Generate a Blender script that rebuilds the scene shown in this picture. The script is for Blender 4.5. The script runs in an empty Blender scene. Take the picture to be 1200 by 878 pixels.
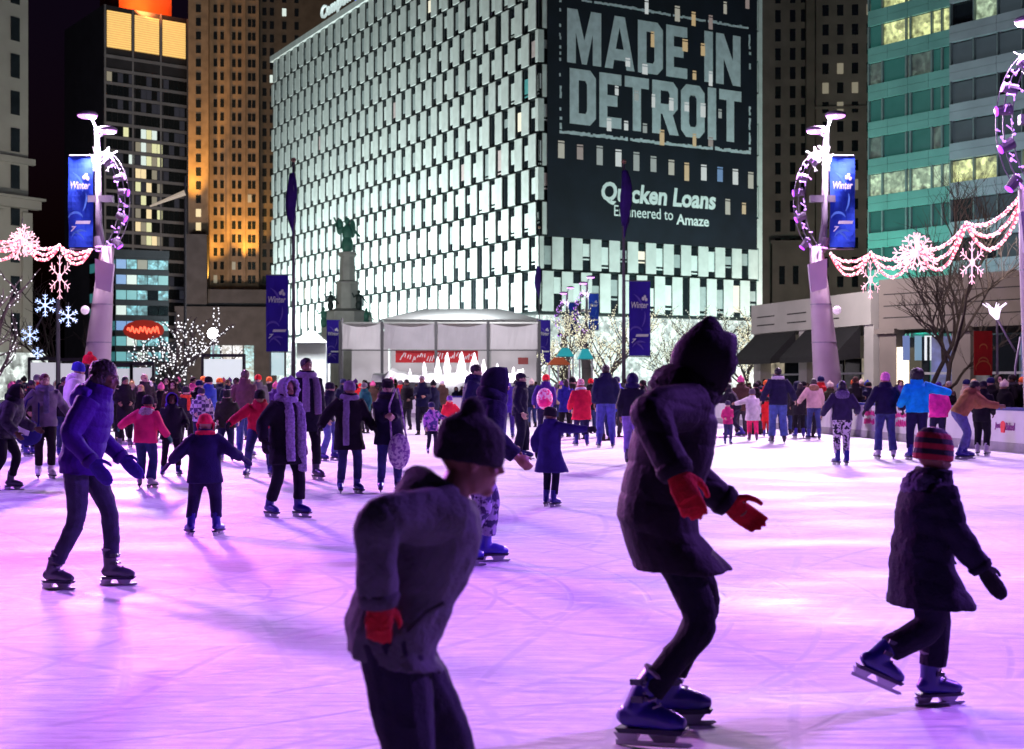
import bpy, bmesh, math, random
from mathutils import Vector, Matrix, Quaternion
import numpy as np
rnd = random.Random(7)
scene = bpy.context.scene
COL = scene.collection
R = math.radians
# ------------------------------------------------------------------ camera
CAM_H, FPX, HOR = 1.445, 1540.0, 452.0        # eye height in metres, focal length and horizon in photo pixels
cd = bpy.data.cameras.new('camera'); cam = bpy.data.objects.new('camera', cd); COL.objects.link(cam)
cam.location = (0, 0, CAM_H); cam.rotation_euler = (R(90), 0, 0)
cd.sensor_width = 36; cd.lens = FPX / 1200 * 36; cd.shift_y = (HOR - 439) / 1200
cd.clip_start = 0.1; cd.clip_end = 3000
cd.dof.use_dof = True; cd.dof.focus_distance = 15.0; cd.dof.aperture_fstop = 4.0
scene.camera = cam
# ------------------------------------------------------------------ night sky
w = bpy.data.worlds.new('World'); scene.world = w; w.use_nodes = True
nt = w.node_tree; bg = nt.nodes['Background']
sky = nt.nodes.new('ShaderNodeTexSky'); sky.sky_type = 'NISHITA'; sky.sun_disc = False
sky.sun_elevation = R(-2.5); sky.sun_rotation = R(200); sky.altitude = 200
tint = nt.nodes.new('ShaderNodeMix'); tint.data_type = 'RGBA'; tint.blend_type = 'MULTIPLY'
tint.inputs[0].default_value = 1.0; tint.inputs[7].default_value = (0.55, 0.3, 1.0, 1)
nt.links.new(sky.outputs[0], tint.inputs[6]); nt.links.new(tint.outputs[2], bg.inputs['Color'])
bg.inputs['Strength'].default_value = 0.06
sd = bpy.data.lights.new('moon', 'SUN'); sun = bpy.data.objects.new('moon', sd); COL.objects.link(sun)
sd.energy = 0.012; sd.angle = R(0.5); sd.color = (0.8, 0.85, 1.0); sun.rotation_euler = (R(40), R(10), R(20))
# ------------------------------------------------------------------ view
vs = scene.view_settings; vs.view_transform = 'Standard'; vs.look = 'None'; vs.exposure = 0.0; vs.gamma = 1.0
scene.render.engine = 'CYCLES'
cy = scene.cycles
cy.use_denoising = True; cy.denoiser = 'OPENIMAGEDENOISE'; cy.max_bounces = 5; cy.diffuse_bounces = 2; cy.glossy_bounces = 3
cy.transmission_bounces = 3; cy.transparent_max_bounces = 6; cy.sample_clamp_indirect = 3.0; cy.sample_clamp_direct = 0
cy.use_light_tree = True; cy.caustics_reflective = False; cy.caustics_refractive = False
# ------------------------------------------------------------------ helpers
def W(px, py, d):                      # photo pixel and distance -> point of the place
    return Vector(((px - 600) / FPX * d, d, CAM_H + (HOR - py) / FPX * d))
def G(px, py):                         # pixel on the ground
    d = CAM_H * FPX / (py - HOR); return Vector(((px - 600) / FPX * d, d, 0))
def tag(o, label=None, cat=None, group=None, kind=None):
    if label: o['label'] = label
    if cat: o['category'] = cat
    if group: o['group'] = group
    if kind: o['kind'] = kind
    return o
def empty(name, loc=(0, 0, 0), rz=0.0):
    o = bpy.data.objects.new(name, None); COL.objects.link(o); o.location = loc; o.rotation_euler = (0, 0, rz); o.empty_display_size = .2
    return o
MATS = {}
def mat(name, col, rough=.7, var=.15, scale=6.0, bump=0.0, bscale=40.0, metal=0.0, emit=None, es=0.0, alpha=1.0, spec=.4, sample=False, trans=0.0):
    if name in MATS: return MATS[name]
    m = bpy.data.materials.new(name); m.use_nodes = True; MATS[name] = m
    n, l = m.node_tree.nodes, m.node_tree.links; b = n['Principled BSDF']
    b.inputs['Roughness'].default_value = rough; b.inputs['Metallic'].default_value = metal; b.inputs['Specular IOR Level'].default_value = spec
    if trans: b.inputs['Transmission Weight'].default_value = trans
    tc = n.new('ShaderNodeTexCoord')
    nz = n.new('ShaderNodeTexNoise'); nz.inputs['Scale'].default_value = scale; nz.inputs['Detail'].default_value = 5
    l.new(tc.outputs['Object'], nz.inputs['Vector'])
    mp = n.new('ShaderNodeMapRange'); mp.inputs[1].default_value = .3; mp.inputs[2].default_value = .7
    mp.inputs[3].default_value = 1 - var; mp.inputs[4].default_value = 1 + var
    l.new(nz.outputs['Fac'], mp.inputs[0])
    mx = n.new('ShaderNodeMix'); mx.data_type = 'RGBA'; mx.blend_type = 'MULTIPLY'; mx.inputs[0].default_value = 1
    mx.inputs[6].default_value = (*col, 1); l.new(mp.outputs[0], mx.inputs[7]); l.new(mx.outputs[2], b.inputs['Base Color'])
    if bump:
        n2 = n.new('ShaderNodeTexNoise'); n2.inputs['Scale'].default_value = bscale; n2.inputs['Detail'].default_value = 4
        l.new(tc.outputs['Object'], n2.inputs['Vector'])
        bp = n.new('ShaderNodeBump'); bp.inputs['Strength'].default_value = bump; bp.inputs['Distance'].default_value = .02
        l.new(n2.outputs['Fac'], bp.inputs['Height']); l.new(bp.outputs[0], b.inputs['Normal'])
    if emit:
        b.inputs['Emission Color'].default_value = (*emit, 1); b.inputs['Emission Strength'].default_value = es
        if not sample: m.cycles.emission_sampling = 'NONE'
    return m
class MB:                              # collects shapes and links them as one mesh object
    def __init__(s, M=None): s.bm = bmesh.new(); s.M = M or Matrix.Identity(4); s.mi = 0
    def v(s, p): return s.bm.verts.new(s.M @ Vector(p))
    def face(s, ps):
        f = s.bm.faces.new([s.v(p) for p in ps]); f.material_index = s.mi; return f
    def box(s, x0, x1, y0, y1, z0, z1):
        p = [(x0,y0,z0),(x1,y0,z0),(x1,y1,z0),(x0,y1,z0),(x0,y0,z1),(x1,y0,z1),(x1,y1,z1),(x0,y1,z1)]
        vv = [s.v(q) for q in p]
        for f in ((3,2,1,0),(4,5,6,7),(0,1,5,4),(1,2,6,5),(2,3,7,6),(3,0,4,7)):
            s.bm.faces.new([vv[i] for i in f]).material_index = s.mi
        return s
    def frustum(s, c0, c1, h0, h1):    # box with different end sizes, z0->z1
        vv = []
        for c, h in ((c0, h0), (c1, h1)):
            for sx, sy in ((-1,-1),(1,-1),(1,1),(-1,1)): vv.append(s.v((c[0]+sx*h[0], c[1]+sy*h[1], c[2])))
        for f in ((3,2,1,0),(4,5,6,7),(0,1,5,4),(1,2,6,5),(2,3,7,6),(3,0,4,7)):
            s.bm.faces.new([vv[i] for i in f]).material_index = s.mi
        return s
    def rings(s, rings, cap=True):     # list of lists of points
        rr = [[s.v(p) for p in r] for r in rings]; n = len(rr[0])
        for a, b in zip(rr, rr[1:]):
            for i in range(n):
                s.bm.faces.new((a[i], a[(i+1) % n], b[(i+1) % n], b[i])).material_index = s.mi
        if cap:
            s.bm.faces.new(rr[0][::-1]).material_index = s.mi; s.bm.faces.new(rr[-1]).material_index = s.mi
        return s
    def tube(s, pts, rad, n=8, cap=True, flat=1.0):
        pts = [Vector(p) for p in pts]
        if not hasattr(rad, '__len__'): rad = [rad] * len(pts)
        up = Vector((0, 0, 1)); rs = []
        for i, p in enumerate(pts):
            t = (pts[min(i+1, len(pts)-1)] - pts[max(i-1, 0)]).normalized()
            if i == 0:
                a = t.orthogonal().normalized() if abs(t.z) > .9 else t.cross(up).normalized()
            else: a = (a - t * a.dot(t)).normalized()
            b = t.cross(a)
            rs.append([p + (a * math.cos(2*math.pi*k/n) + b * flat * math.sin(2*math.pi*k/n)) * rad[i] for k in range(n)])
        return s.rings(rs, cap)
    def ell(s, c, r, n=12, m=8, rot=None):
        c = Vector(c); rs = []
        for j in range(1, m):
            th = math.pi * j / m; ring = []
            for k in range(n):
                q = Vector((r[0]*math.sin(th)*math.cos(2*math.pi*k/n), r[1]*math.sin(th)*math.sin(2*math.pi*k/n), -r[2]*math.cos(th)))
                if rot: q = rot @ q
                ring.append(c + q)
            rs.append(ring)
        bot = Vector((0,0,-r[2])); top = Vector((0,0,r[2]))
        if rot: bot = rot @ bot; top = rot @ top
        rr = [[s.v(p) for p in g] for g in rs]; vb = s.v(c + bot); vt = s.v(c + top)
        for a, b in zip(rr, rr[1:]):
            for i in range(n): s.bm.faces.new((a[i], a[(i+1)%n], b[(i+1)%n], b[i])).material_index = s.mi
        for i in range(n):
            s.bm.faces.new((vb, rr[0][(i+1)%n], rr[0][i])).material_index = s.mi
            s.bm.faces.new((vt, rr[-1][i], rr[-1][(i+1)%n])).material_index = s.mi
        return s
    def prism(s, poly, y0, y1):        # polygon in xz, extruded along y
        a = [s.v((p[0], y0, p[1])) for p in poly]; b = [s.v((p[0], y1, p[1])) for p in poly]; n = len(poly)
        s.bm.faces.new(a).material_index = s.mi; s.bm.faces.new(b[::-1]).material_index = s.mi
        for i in range(n): s.bm.faces.new((a[i], b[i], b[(i+1)%n], a[(i+1)%n])).material_index = s.mi
        return s
    def build(s, name, m, parent=None, smooth=False, keep=False):
        if not keep: bmesh.ops.recalc_face_normals(s.bm, faces=s.bm.faces)
        me = bpy.data.meshes.new(name); s.bm.to_mesh(me); s.bm.free()
        for q in (m if isinstance(m, (list, tuple)) else [m]): me.materials.append(q)
        if smooth: me.polygons.foreach_set('use_smooth', [True] * len(me.polygons))
        o = bpy.data.objects.new(name, me); COL.objects.link(o)
        if parent: o.parent = parent
        return o
def copy_tree(o, parent=None):
    c = o.copy(); COL.objects.link(c); c.parent = parent
    for ch in [q for q in o.children]: copy_tree(ch, c)
    return c
def frame(o, u):                       # matrix: x along u (horizontal), y = into the building, z up
    u = Vector((u[0], u[1], 0)).normalized(); z = Vector((0, 0, 1)); y = z.cross(u)
    M = Matrix.Identity(4)
    for i in range(3): M[i][0], M[i][1], M[i][2], M[i][3] = u[i], y[i], z[i], o[i]
    return M
def lamp(name, kind, loc, target, power, col, size=.5, spot=60, blend=.6, parent=None):
    d = bpy.data.lights.new(name, kind); d.energy = power; d.color = col
    o = bpy.data.objects.new(name, d); COL.objects.link(o); o.location = loc
    v = Vector(target) - Vector(loc); o.rotation_euler = v.to_track_quat('-Z', 'Y').to_euler()
    if kind == 'AREA': d.shape = 'DISK'; d.size = size
    else: d.shadow_soft_size = size
    if kind == 'SPOT': d.spot_size = R(spot); d.spot_blend = blend
    if parent:
        o.parent = parent; o.matrix_parent_inverse = parent.matrix_world.inverted() if False else Matrix.Identity(4)
    return o
TXT = {}
def text_mesh(txt, size=1.0, depth=.02, bold=0.0, shear=0.0, space=1.0):
    c = bpy.data.curves.new('t', 'FONT'); c.body = txt; c.size = size; c.extrude = depth; c.offset = bold
    c.align_x = 'CENTER'; c.align_y = 'CENTER'; c.space_character = space; c.resolution_u = 3
    o = bpy.data.objects.new('t', c); COL.objects.link(o)
    dg = bpy.context.evaluated_depsgraph_get(); me = bpy.data.meshes.new_from_object(o.evaluated_get(dg))
    bpy.data.objects.remove(o); bpy.data.curves.remove(c); me.materials.clear()
    for v in me.vertices: v.co.x += shear * v.co.y
    xs = [v.co.x for v in me.vertices]; ys = [v.co.y for v in me.vertices]
    return me, min(xs), max(xs), min(ys), max(ys)
def text_obj(name, txt, M, width, height, m, parent=None, depth=.03, **kw):
    """lettering fitted into width x height; M puts x along the wall, z up, -y out of the wall"""
    me, x0, x1, y0, y1 = text_mesh(txt, depth=depth, **kw)
    sx = width / (x1 - x0); sz = height / (y1 - y0) if height else sx
    for v in me.vertices:
        p = M @ Vector(((v.co.x - (x0+x1)/2) * sx, -v.co.z, (v.co.y - (y0+y1)/2) * sz)); v.co = p
    me.materials.append(m); me.name = name
    o = bpy.data.objects.new(name, me); COL.objects.link(o)
    if parent: o.parent = parent
    return o
# ================================================================== ground and rink
def sheet(name, pts, z, m):
    b = MB(); b.face([(p[0], p[1], z) for p in pts]); return tag(b.build(name, m), kind='structure')
paving = mat('paving', (.16, .15, .16), .6, .25, .6, .3, 8)
sheet('plaza_ground', [(-900, -300), (900, -300), (900, 1500), (-900, 1500)], -.05, paving)
def rx(y): return 10.95 + (28 - y) * .133                     # right hand boards
def rounded(pts, r, n=8):
    out = []
    for i, p in enumerate(pts):
        p = Vector(p); a = Vector(pts[i-1]); c = Vector(pts[(i+1) % len(pts)])
        d0 = (a - p).normalized(); d1 = (c - p).normalized()
        for k in range(n + 1):
            t = k / n; q0 = p + d0 * r * (1-t); q1 = p + d1 * r * t
            out.append(q0.lerp(q1, t))
    return out
RINK = rounded([Vector((rx(-7), -7)), Vector((rx(60), 60)), Vector((-12.3, 60)), Vector((-17, -7))], 9)
def ice_material():
    m = bpy.data.materials.new('ice'); m.use_nodes = True; n, l = m.node_tree.nodes, m.node_tree.links; b = n['Principled BSDF']
    tc = n.new('ShaderNodeTexCoord'); geo = n.new('ShaderNodeNewGeometry')
    def noise(sc, stretch, rot, det=4, off=0):
        mp = n.new('ShaderNodeMapping'); mp.inputs['Scale'].default_value = (sc, sc * stretch, sc); mp.inputs['Rotation'].default_value = (0, 0, R(rot))
        mp.inputs['Location'].default_value = (off, off, 0)
        l.new(tc.outputs['Object'], mp.inputs[0]); t = n.new('ShaderNodeTexNoise'); t.inputs['Scale'].default_value = 1; t.inputs['Detail'].default_value = det
        l.new(mp.outputs[0], t.inputs['Vector']); return t.outputs['Fac']
    def ramp(v, a, bb, lo, hi):
        r = n.new('ShaderNodeMapRange'); r.inputs[1].default_value = a; r.inputs[2].default_value = bb; r.inputs[3].default_value = lo; r.inputs[4].default_value = hi
        l.new(v, r.inputs[0]); return r.outputs[0]
    def math_(op, a, bb):
        q = n.new('ShaderNodeMath'); q.operation = op
        for i, x in enumerate((a, bb)):
            if isinstance(x, (int, float)): q.inputs[i].default_value = x
            else: l.new(x, q.inputs[i])
        return q.outputs[0]
    # snow shavings and cut marks: thin curved scratches in several directions
    marks = None
    for sc, st, rot, off in ((.9, 40, 12, 3), (1.2, 46, -24, 9), (.7, 40, 55, 5), (1.5, 50, 84, 1), (1.0, 44, -62, 7), (2.2, 60, 30, 12), (2.6, 52, -45, 15), (1.9, 56, 105, 18)):
        q = ramp(noise(sc, st, rot, 2, off), .60, .68, 0, 1)
        marks = q if marks is None else math_('MAXIMUM', marks, q)
    for cx, cy, sc, ds, seed in ((14, 3, .42, 1.2, 2), (-9, 14, .33, 1.6, 6), (3, -6, .5, 1.0, 11), (-20, 2, .38, 1.4, 16), (8, 22, .3, 1.8, 21), (-3, 9, .6, .8, 26)):
        mp = n.new('ShaderNodeMapping'); mp.inputs['Location'].default_value = (-cx, -cy, 0); l.new(tc.outputs['Object'], mp.inputs[0])
        wv = n.new('ShaderNodeTexWave'); wv.wave_type = 'RINGS'; wv.rings_direction = 'Z'; wv.inputs['Scale'].default_value = sc; wv.inputs['Distortion'].default_value = ds; wv.inputs['Detail'].default_value = 1; wv.inputs['Detail Scale'].default_value = .35
        l.new(mp.outputs[0], wv.inputs['Vector'])
        marks = math_('MAXIMUM', marks, math_('MULTIPLY', ramp(wv.outputs['Fac'], .980, .998, 0, 1), ramp(noise(.5, 1.0, 0, 2, seed), .42, .54, 0, 1)))
    blot = noise(.35, 2.2, 8, 5); fine = noise(9, 1, 0, 6)
    wet = ramp(blot, .50, .66, 0, 1)
    mixc = n.new('ShaderNodeMix'); mixc.data_type = 'RGBA'; mixc.inputs[6].default_value = (.80, .80, .82, 1); mixc.inputs[7].default_value = (.60, .62, .68, 1)
    l.new(wet, mixc.inputs[0])
    mix2 = n.new('ShaderNodeMix'); mix2.data_type = 'RGBA'; mix2.inputs[7].default_value = (.50, .51, .58, 1)
    l.new(mixc.outputs[2], mix2.inputs[6]); l.new(math_('MULTIPLY', marks, .8), mix2.inputs[0])
    mix3 = n.new('ShaderNodeMix'); mix3.data_type = 'RGBA'; mix3.inputs[7].default_value = (.90, .90, .91, 1); l.new(mix2.outputs[2], mix3.inputs[6]); l.new(math_('MULTIPLY', ramp(noise(3.2, 2.5, 20, 6, 31), .56, .66, 0, .8), 1.0), mix3.inputs[0])
    mul = n.new('ShaderNodeMix'); mul.data_type = 'RGBA'; mul.blend_type = 'MULTIPLY'; mul.inputs[0].default_value = 1
    l.new(mix3.outputs[2], mul.inputs[6]); l.new(ramp(fine, .3, .7, .93, 1.05), mul.inputs[7]); l.new(mul.outputs[2], b.inputs['Base Color'])
    l.new(ramp(blot, .4, .66, .75, .5), b.inputs['Roughness']); b.inputs['Specular IOR Level'].default_value = .12
    bp = n.new('ShaderNodeBump'); bp.inputs['Strength'].default_value = .35; bp.inputs['Distance'].default_value = .01
    l.new(math_('ADD', math_('MULTIPLY', marks, -.6), fine), bp.inputs['Height']); l.new(bp.outputs[0], b.inputs['Normal'])
    return m
ICE = ice_material()
sheet('ice', RINK, 0.0, ICE)
# ------------------------------------------------------------------ rink boards: panels, rail and kick strip round the ice
board_w = mat('board white plastic', (.74, .73, .76), .4, .06, 3)
rail_b = mat('board rail blue', (.03, .03, .22), .4, .1, 3)
kick = mat('board kick strip', (.36, .34, .38), .6, .2, 3)
boards = tag(empty('rink_boards', (0, 58, 0)), 'white dasher boards with dark blue rail running round the ice rink', 'rink boards')
boards_inv = Matrix.Translation((0, -58, 0))
def seg_box(b, p, q, thick, z0, z1, out=0.0, gap=0.0):
    d = Vector((q[0]-p[0], q[1]-p[1], 0)); L = d.length; b.M = boards_inv @ frame((p[0], p[1], 0), d); b.box(gap, L-gap, out, out+thick, z0, z1)
perim = []; acc = [RINK[0]]
for i in range(1, len(RINK) + 1):
    p = RINK[i-1]; q = RINK[i % len(RINK)]; L = (q - p).length; k = max(1, round(L / 2.4))
    for j in range(k): perim.append((p.lerp(q, j / k), p.lerp(q, (j+1) / k)))
rail, kk = MB(), MB()
PANELS = []
for p, q in perim:
    seg = q - p
    if seg.length < .05: continue
    if p.y < 4 and q.y < 4: continue                          # the near end, behind the camera, is open
    d = Vector((seg.x, seg.y, 0)).normalized()
    pp, qq = p, q
    b = MB(); seg_box(b, qq, pp, .06, .20, .90, gap=.008); PANELS.append((qq, pp, b.build('panel', board_w, boards)))
    seg_box(rail, qq, pp, .12, .902, .97, -.03); seg_box(kk, qq, pp, .07, 0.003, .198, -.012)
rail.build('rail', rail_b, boards); kk.build('kick_strip', kick, boards)
pink = mat('advert pink print', (.72, .05, .30), .5, .05); redp = mat('advert red print', (.80, .04, .06), .5, .05); plum = mat('advert plum print', (.25, .03, .25), .5, .05)
def board_frame(px, zc):                # find the right-hand panel under a photo column
    a = (px - 600) / FPX; best = None
    for q, p, o in PANELS:
        mid = (q + p) / 2
        if mid.x > 0 and mid.y < 52:
            e = abs(mid.x / mid.y - a)
            if best is None or e < best[0]: best = (e, q, p, mid, o)
    _, q, p, mid, o = best; d = Vector((p.x-q.x, p.y-q.y, 0))
    return boards_inv @ frame((mid.x, mid.y, zc), d), d.length, o
# ================================================================== helper: windows of a facade
def add_windows(bld, M, rects, name='window', most=100, depth=.06, blinds=None):
    """rects: (x0, x1, z0, z1, material) largest / nearest first; the first `most` are parts, the rest one part"""
    for x0, x1, z0, z1, m in rects[:most]:
        b = MB(M); b.box(x0, x1, -depth, 0, z0, z1); b.build(name, m, bld)
    rest = rects[most:]
    if rest:
        ms = []; b = MB(M)
        for x0, x1, z0, z1, m in rest:
            if m not in ms: ms.append(m)
            b.mi = ms.index(m); b.box(x0, x1, -depth, 0, z0, z1)
        tag(b.build('small_windows', ms, bld), kind='stuff')
def loc_empty(name, M, label, cat):
    o = empty(name); o.matrix_world = M; tag(o, label, cat); return o
I4 = Matrix.Identity(4)
glass_d = mat('dark window glass', (.012, .016, .02), .08, .1, 2, spec=.6)
def lit(name, c, s): return mat(name, (.2, .2, .2), .5, .1, 1, emit=c, es=s)
lit_warm = lit('lit window warm', (1, .78, .42), .9); lit_yel = lit('lit window yellow', (.95, .95, .5), .75); lit_pale = lit('lit window pale', (.85, 1, .92), .8)
lit_dim = lit('lit window dim', (.9, .8, .55), .22); lit_blue = lit('lit window blue', (.25, .5, 1), .6); lit_teal = lit('lit window teal', (.25, .8, .85), .5)
lit_white = lit('lit window white', (.95, 1, .98), 1.2)
def room_material(name, c, s):          # an office seen through its window: ceiling lights, walls, furniture
    if name in MATS: return MATS[name]
    m = mat(name, (.1, .1, .1), .3, .1, 1, emit=c, es=s); n, l = m.node_tree.nodes, m.node_tree.links; b = n['Principled BSDF']
    tc = n.new('ShaderNodeTexCoord'); vo = n.new('ShaderNodeTexVoronoi'); vo.distance = 'CHEBYCHEV'; vo.inputs['Scale'].default_value = 1.1
    l.new(tc.outputs['Object'], vo.inputs['Vector'])
    nz = n.new('ShaderNodeTexNoise'); nz.inputs['Scale'].default_value = 1.6; l.new(tc.outputs['Object'], nz.inputs['Vector'])
    mp = n.new('ShaderNodeMapRange'); mp.inputs[1].default_value = .25; mp.inputs[2].default_value = .75; mp.inputs[3].default_value = .15 * s; mp.inputs[4].default_value = 1.5 * s
    mu = n.new('ShaderNodeMath'); mu.operation = 'MULTIPLY'; l.new(nz.outputs['Fac'], mp.inputs[0])
    sp = n.new('ShaderNodeSeparateColor'); l.new(vo.outputs['Color'], sp.inputs[0]); m2 = n.new('ShaderNodeMapRange'); m2.inputs[3].default_value = .45; m2.inputs[4].default_value = 1.3
    l.new(sp.outputs[0], m2.inputs[0]); l.new(mp.outputs[0], mu.inputs[0]); l.new(m2.outputs[0], mu.inputs[1]); l.new(mu.outputs[0], b.inputs['Emission Strength'])
    return m
room_y = room_material('lit office yellow', (.85, .92, .40), .9); room_g = room_material('lit office pale green', (.72, .95, .62), .6)
room_c = room_material('lit showroom cyan', (.35, .85, .95), .75); room_w = room_material('lit shop white', (.9, .95, 1), .9)
# ================================================================== the pale checkerboard office block
stone_w = mat('white precast panel', (.62, .64, .62), .75, .10, .9, .15, 6)
bronze = mat('dark bronze frame', (.022, .028, .030), .35, .2, 2)
Cc = Vector((3.0, 150.0, 0)); uR = Vector((.871, .491, 0)).normalized(); uL = Vector((.491, -.871, 0)).normalized()
LL, LR = 91.8, 32.85; Lo = Cc - uL * LL
MLF = frame(Lo, uL); MRF = frame(Cc, uR)
office = tag(empty('office_building', Cc), 'white floodlit office block with checkerboard windows and a dark wrap on its right face', 'building')
OI = Matrix.Translation(-Cc); ML = OI @ MLF; MR = OI @ MRF
rows = [(9.83, 14.7)] + [(14.7 + 3.935*k, 14.7 + 3.935*(k+1)) for k in range(11)]
TOP = rows[-1][1]
b = MB(ML); b.box(0.4, LL - .62, .301, LR - 1, 9.65, TOP)
for r, (z0, z1) in enumerate(rows): b.box(.3, LL - .3, .15, .300, z0 - .10, z0 + .10)
piers, clad, wins, blinds = [], MB(), [], []
bl_cols = [mat('blind white', (.70, .74, .72), .8, .05, 2), mat('blind grey', (.36, .40, .40), .8, .1, 2), mat('blind teal', (.10, .40, .40), .8, .1, 2), mat('blind rose', (.62, .48, .48), .8, .1, 2)]
lit_small = lit('lit office spot', (1, .93, .7), .9)
def lattice(M, L, pitch, pw, zrows, xskip=0.0, far_first=False):
    for r, (z0, z1) in enumerate(zrows):
        off = (pitch / 2 if r % 2 else 0.0)
        k = -1
        while True:
            s = k * pitch + off + .55                         # distance from the street corner to the panel's near edge
            k += 1
            if s > L: break
            a0, a1 = max(.0, s), min(L, s + pw)
            if a1 - a0 > .25: yield 'panel', r, a0, a1, z0, z1
            g0, g1 = max(.12, s + pw), min(L - .1, s + pitch)
            if g1 - g0 > .3: yield 'gap', r, g0, g1, z0, z1
pier = MB(ML); clad.M = ML
for kind, r, a0, a1, z0, z1 in lattice(ML, LL, 3.22, 1.72, rows):
    x0, x1 = LL - a1, LL - a0
    if kind == 'panel':
        clad.box(x0, x1, -.02, .10, z0 + .16, z1 - .10); pier.box(x0 + .05, x1 - .05, .101, .30, z0 + .12, z1 - .12)
    else: wins.append((a0, x0, x1, z0 + .25, z1 - .25, r))
pier.build('window_piers', bronze, office)
clad.M = MR
pierR = MB(MR)
WR0 = 12.0
winsR = []
def face_tz(px, py):
    a = (px - 600) / FPX; t = (Cc.x - a * Cc.y) / (a * uR.y - uR.x); d = Cc.y + uR.y * t
    return t, CAM_H + (HOR - py) / FPX * d
for kind, r, a0, a1, z0, z1 in lattice(MR, LR, 2.62, 1.50, rows, 0):
    hid = r >= 2 and a0 > 1.2 and a1 < LR - .9
    if kind == 'panel':
        pierR.box(a0 + .05, a1 - .05, .101, .30, z0 + .12, z1 - .12)
        if not hid: clad.box(a0, a1, -.02, .10, z0 + .16, z1 - .10)
    elif not hid: winsR.append((a0, a0, a1, z0 + .25, z1 - .25, r))
b.M = MR; b.box(.4, LR - .4, .301, 1.2, 9.65, TOP)
b.build('wall', bronze, office); pierR.build('window_piers', bronze, office)
clad.build('cladding', stone_w, office)
b = MB(ML); b.box(-.2, LL + .1, -.25, 1.0, TOP + .05, TOP + 1.0); b.M = MR; b.box(1.2, LR + .2, -.25, 1.0, TOP + .05, TOP + 1.0)
b.box(LR - .55, LR + .02, -.021, 6, 9.8, TOP); b.build('cornice', stone_w, office)
b = MB(ML); b.box(.5, LL - 1.2, .8, 6, .05, 9.6); b.M = MR; b.box(1.5, LR - .5, .8, 6, .05, 9.6); b.build('lobby', room_material('lit lobby', (.85, 1, .95), 1.1), office)
# windows: the 100 nearest are parts, each with its blind; the far ones are one part
allw = sorted([(a, 'L') + (x0, x1, z0, z1, r) for a, x0, x1, z0, z1, r in wins if z0 < 52] + [(a - 25, 'R') + (x0, x1, z0, z1, r) for a, x0, x1, z0, z1, r in winsR if z0 < 40])
high = [(a, 'L') + (x0, x1, z0, z1, r) for a, x0, x1, z0, z1, r in wins if z0 >= 52]
fgl, fbl = MB(), MB(); fbm = bl_cols + [lit_small]
for i, (a, sd_, x0, x1, z0, z1, r) in enumerate(allw + high):
    M = ML if sd_ == 'L' else MR
    h = z1 - z0; top = z1 - h * rnd.choice((.12, .2, .26, .30, .26)); bot = z0 + h * rnd.choice((.12, .16, .2, .24, .45))
    bm_ = rnd.choices(bl_cols + [lit_small], (10, 4 if sd_ == 'L' else 8, .15, .35, .25 if sd_ == 'L' else 3))[0]
    if sd_ == 'L' and a > 30:
        top = z1 - h * rnd.uniform(.18, .30); bot = z0 + h * rnd.uniform(.14, .24)
        if rnd.random() < .45: bm_ = bl_cols[1]
    if i < 100:
        q = MB(M); q.box(x0, x1, .20, .28, z0, z1); wo = q.build('window', glass_d, office)
        if rnd.random() < .9:
            q = MB(M); q.box(x0 + (x1 - x0) * (.24 if sd_ == 'L' else .12), x1 - .05, .165, .19, bot, top)
            if rnd.random() < .35: q.box(x0 + (x1 - x0) * (.24 if sd_ == 'L' else .12), x1 - .05, .165, .19, bot - h * .12, bot - h * .07)
            q.build('blind', bm_, wo)
    else:
        fgl.M = M; fgl.box(x0, x1, .20, .28, z0, z1)
        fbl.M = M; fbl.mi = fbm.index(bm_); fbl.box(x0 + (x1 - x0) * (.24 if sd_ == 'L' else .12), x1 - .05, .165, .19, bot, top)
tag(fgl.build('far_windows', glass_d, office), kind='stuff'); tag(fbl.build('far_blinds', fbm, office), kind='stuff')
# rooftop sign
sg = mat('roof sign white', (.8, .85, .85), .5, .05, emit=(.8, 1, .98), es=.6); sgb = mat('roof sign blue', (.03, .05, .6), .5, .05, emit=(.05, .08, 1), es=1.2)
def left_sz(px, py):
    a = (px - 600) / FPX; s = (a * Cc.y - Cc.x) / (-uL.x - a * (-uL.y)); d = Cc.y - uL.y * s
    return LL - s, CAM_H + (HOR - py) / FPX * d
xa, za = left_sz(377, 27); xb, zb = left_sz(402, 12)
text_obj('roof_letters', 'Compuware', ML @ Matrix.Translation(((xa + xb)/2 + 3, .3, TOP + 2.6)), 17, 2.6, sg, office, depth=.15, bold=.02)
b = MB(ML); b.box(xb + 4.2, xb + 8.5, .2, .7, TOP + 1.1, TOP + 4.2); b.build('roof_emblem', sgb, office)
# ------------------------------------------------------------------ the printed wrap on the right face
wrap_m = mat('dark mesh wrap', (.007, .010, .020), .7, .25, .4, .1, 3)
ink = mat('grey wrap lettering', (.56, .61, .65), .7, .14, 1.2); inkw = mat('white wrap lettering', (.80, .84, .84), .6, .06, 1.5)
wrap = tag(empty('building_wrap', Cc), 'dark printed wrap reading MADE IN DETROIT stretched over the right face of the office block', 'banner')
WT0, WT1 = 1.15, LR - .9
b = MB(MR); b.box(WT0, WT1, -.10, -.03, rows[2][0] - .1, TOP)
b.build('mesh_sheet', wrap_m, wrap)
def ring_prism(b, outer, inner, y0, y1):
    n = len(outer)
    for i in range(n):
        j = (i + 1) % n; q = (outer[i], outer[j], inner[j], inner[i])
        b.face([(p[0], y0, p[1]) for p in q])
        b.face([(p[0], y0, p[1]) for p in (outer[i], outer[j])] + [(p[0], y1, p[1]) for p in (outer[j], outer[i])])
        b.face([(p[0], y0, p[1]) for p in (inner[j], inner[i])] + [(p[0], y1, p[1]) for p in (inner[i], inner[j])])
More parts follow.
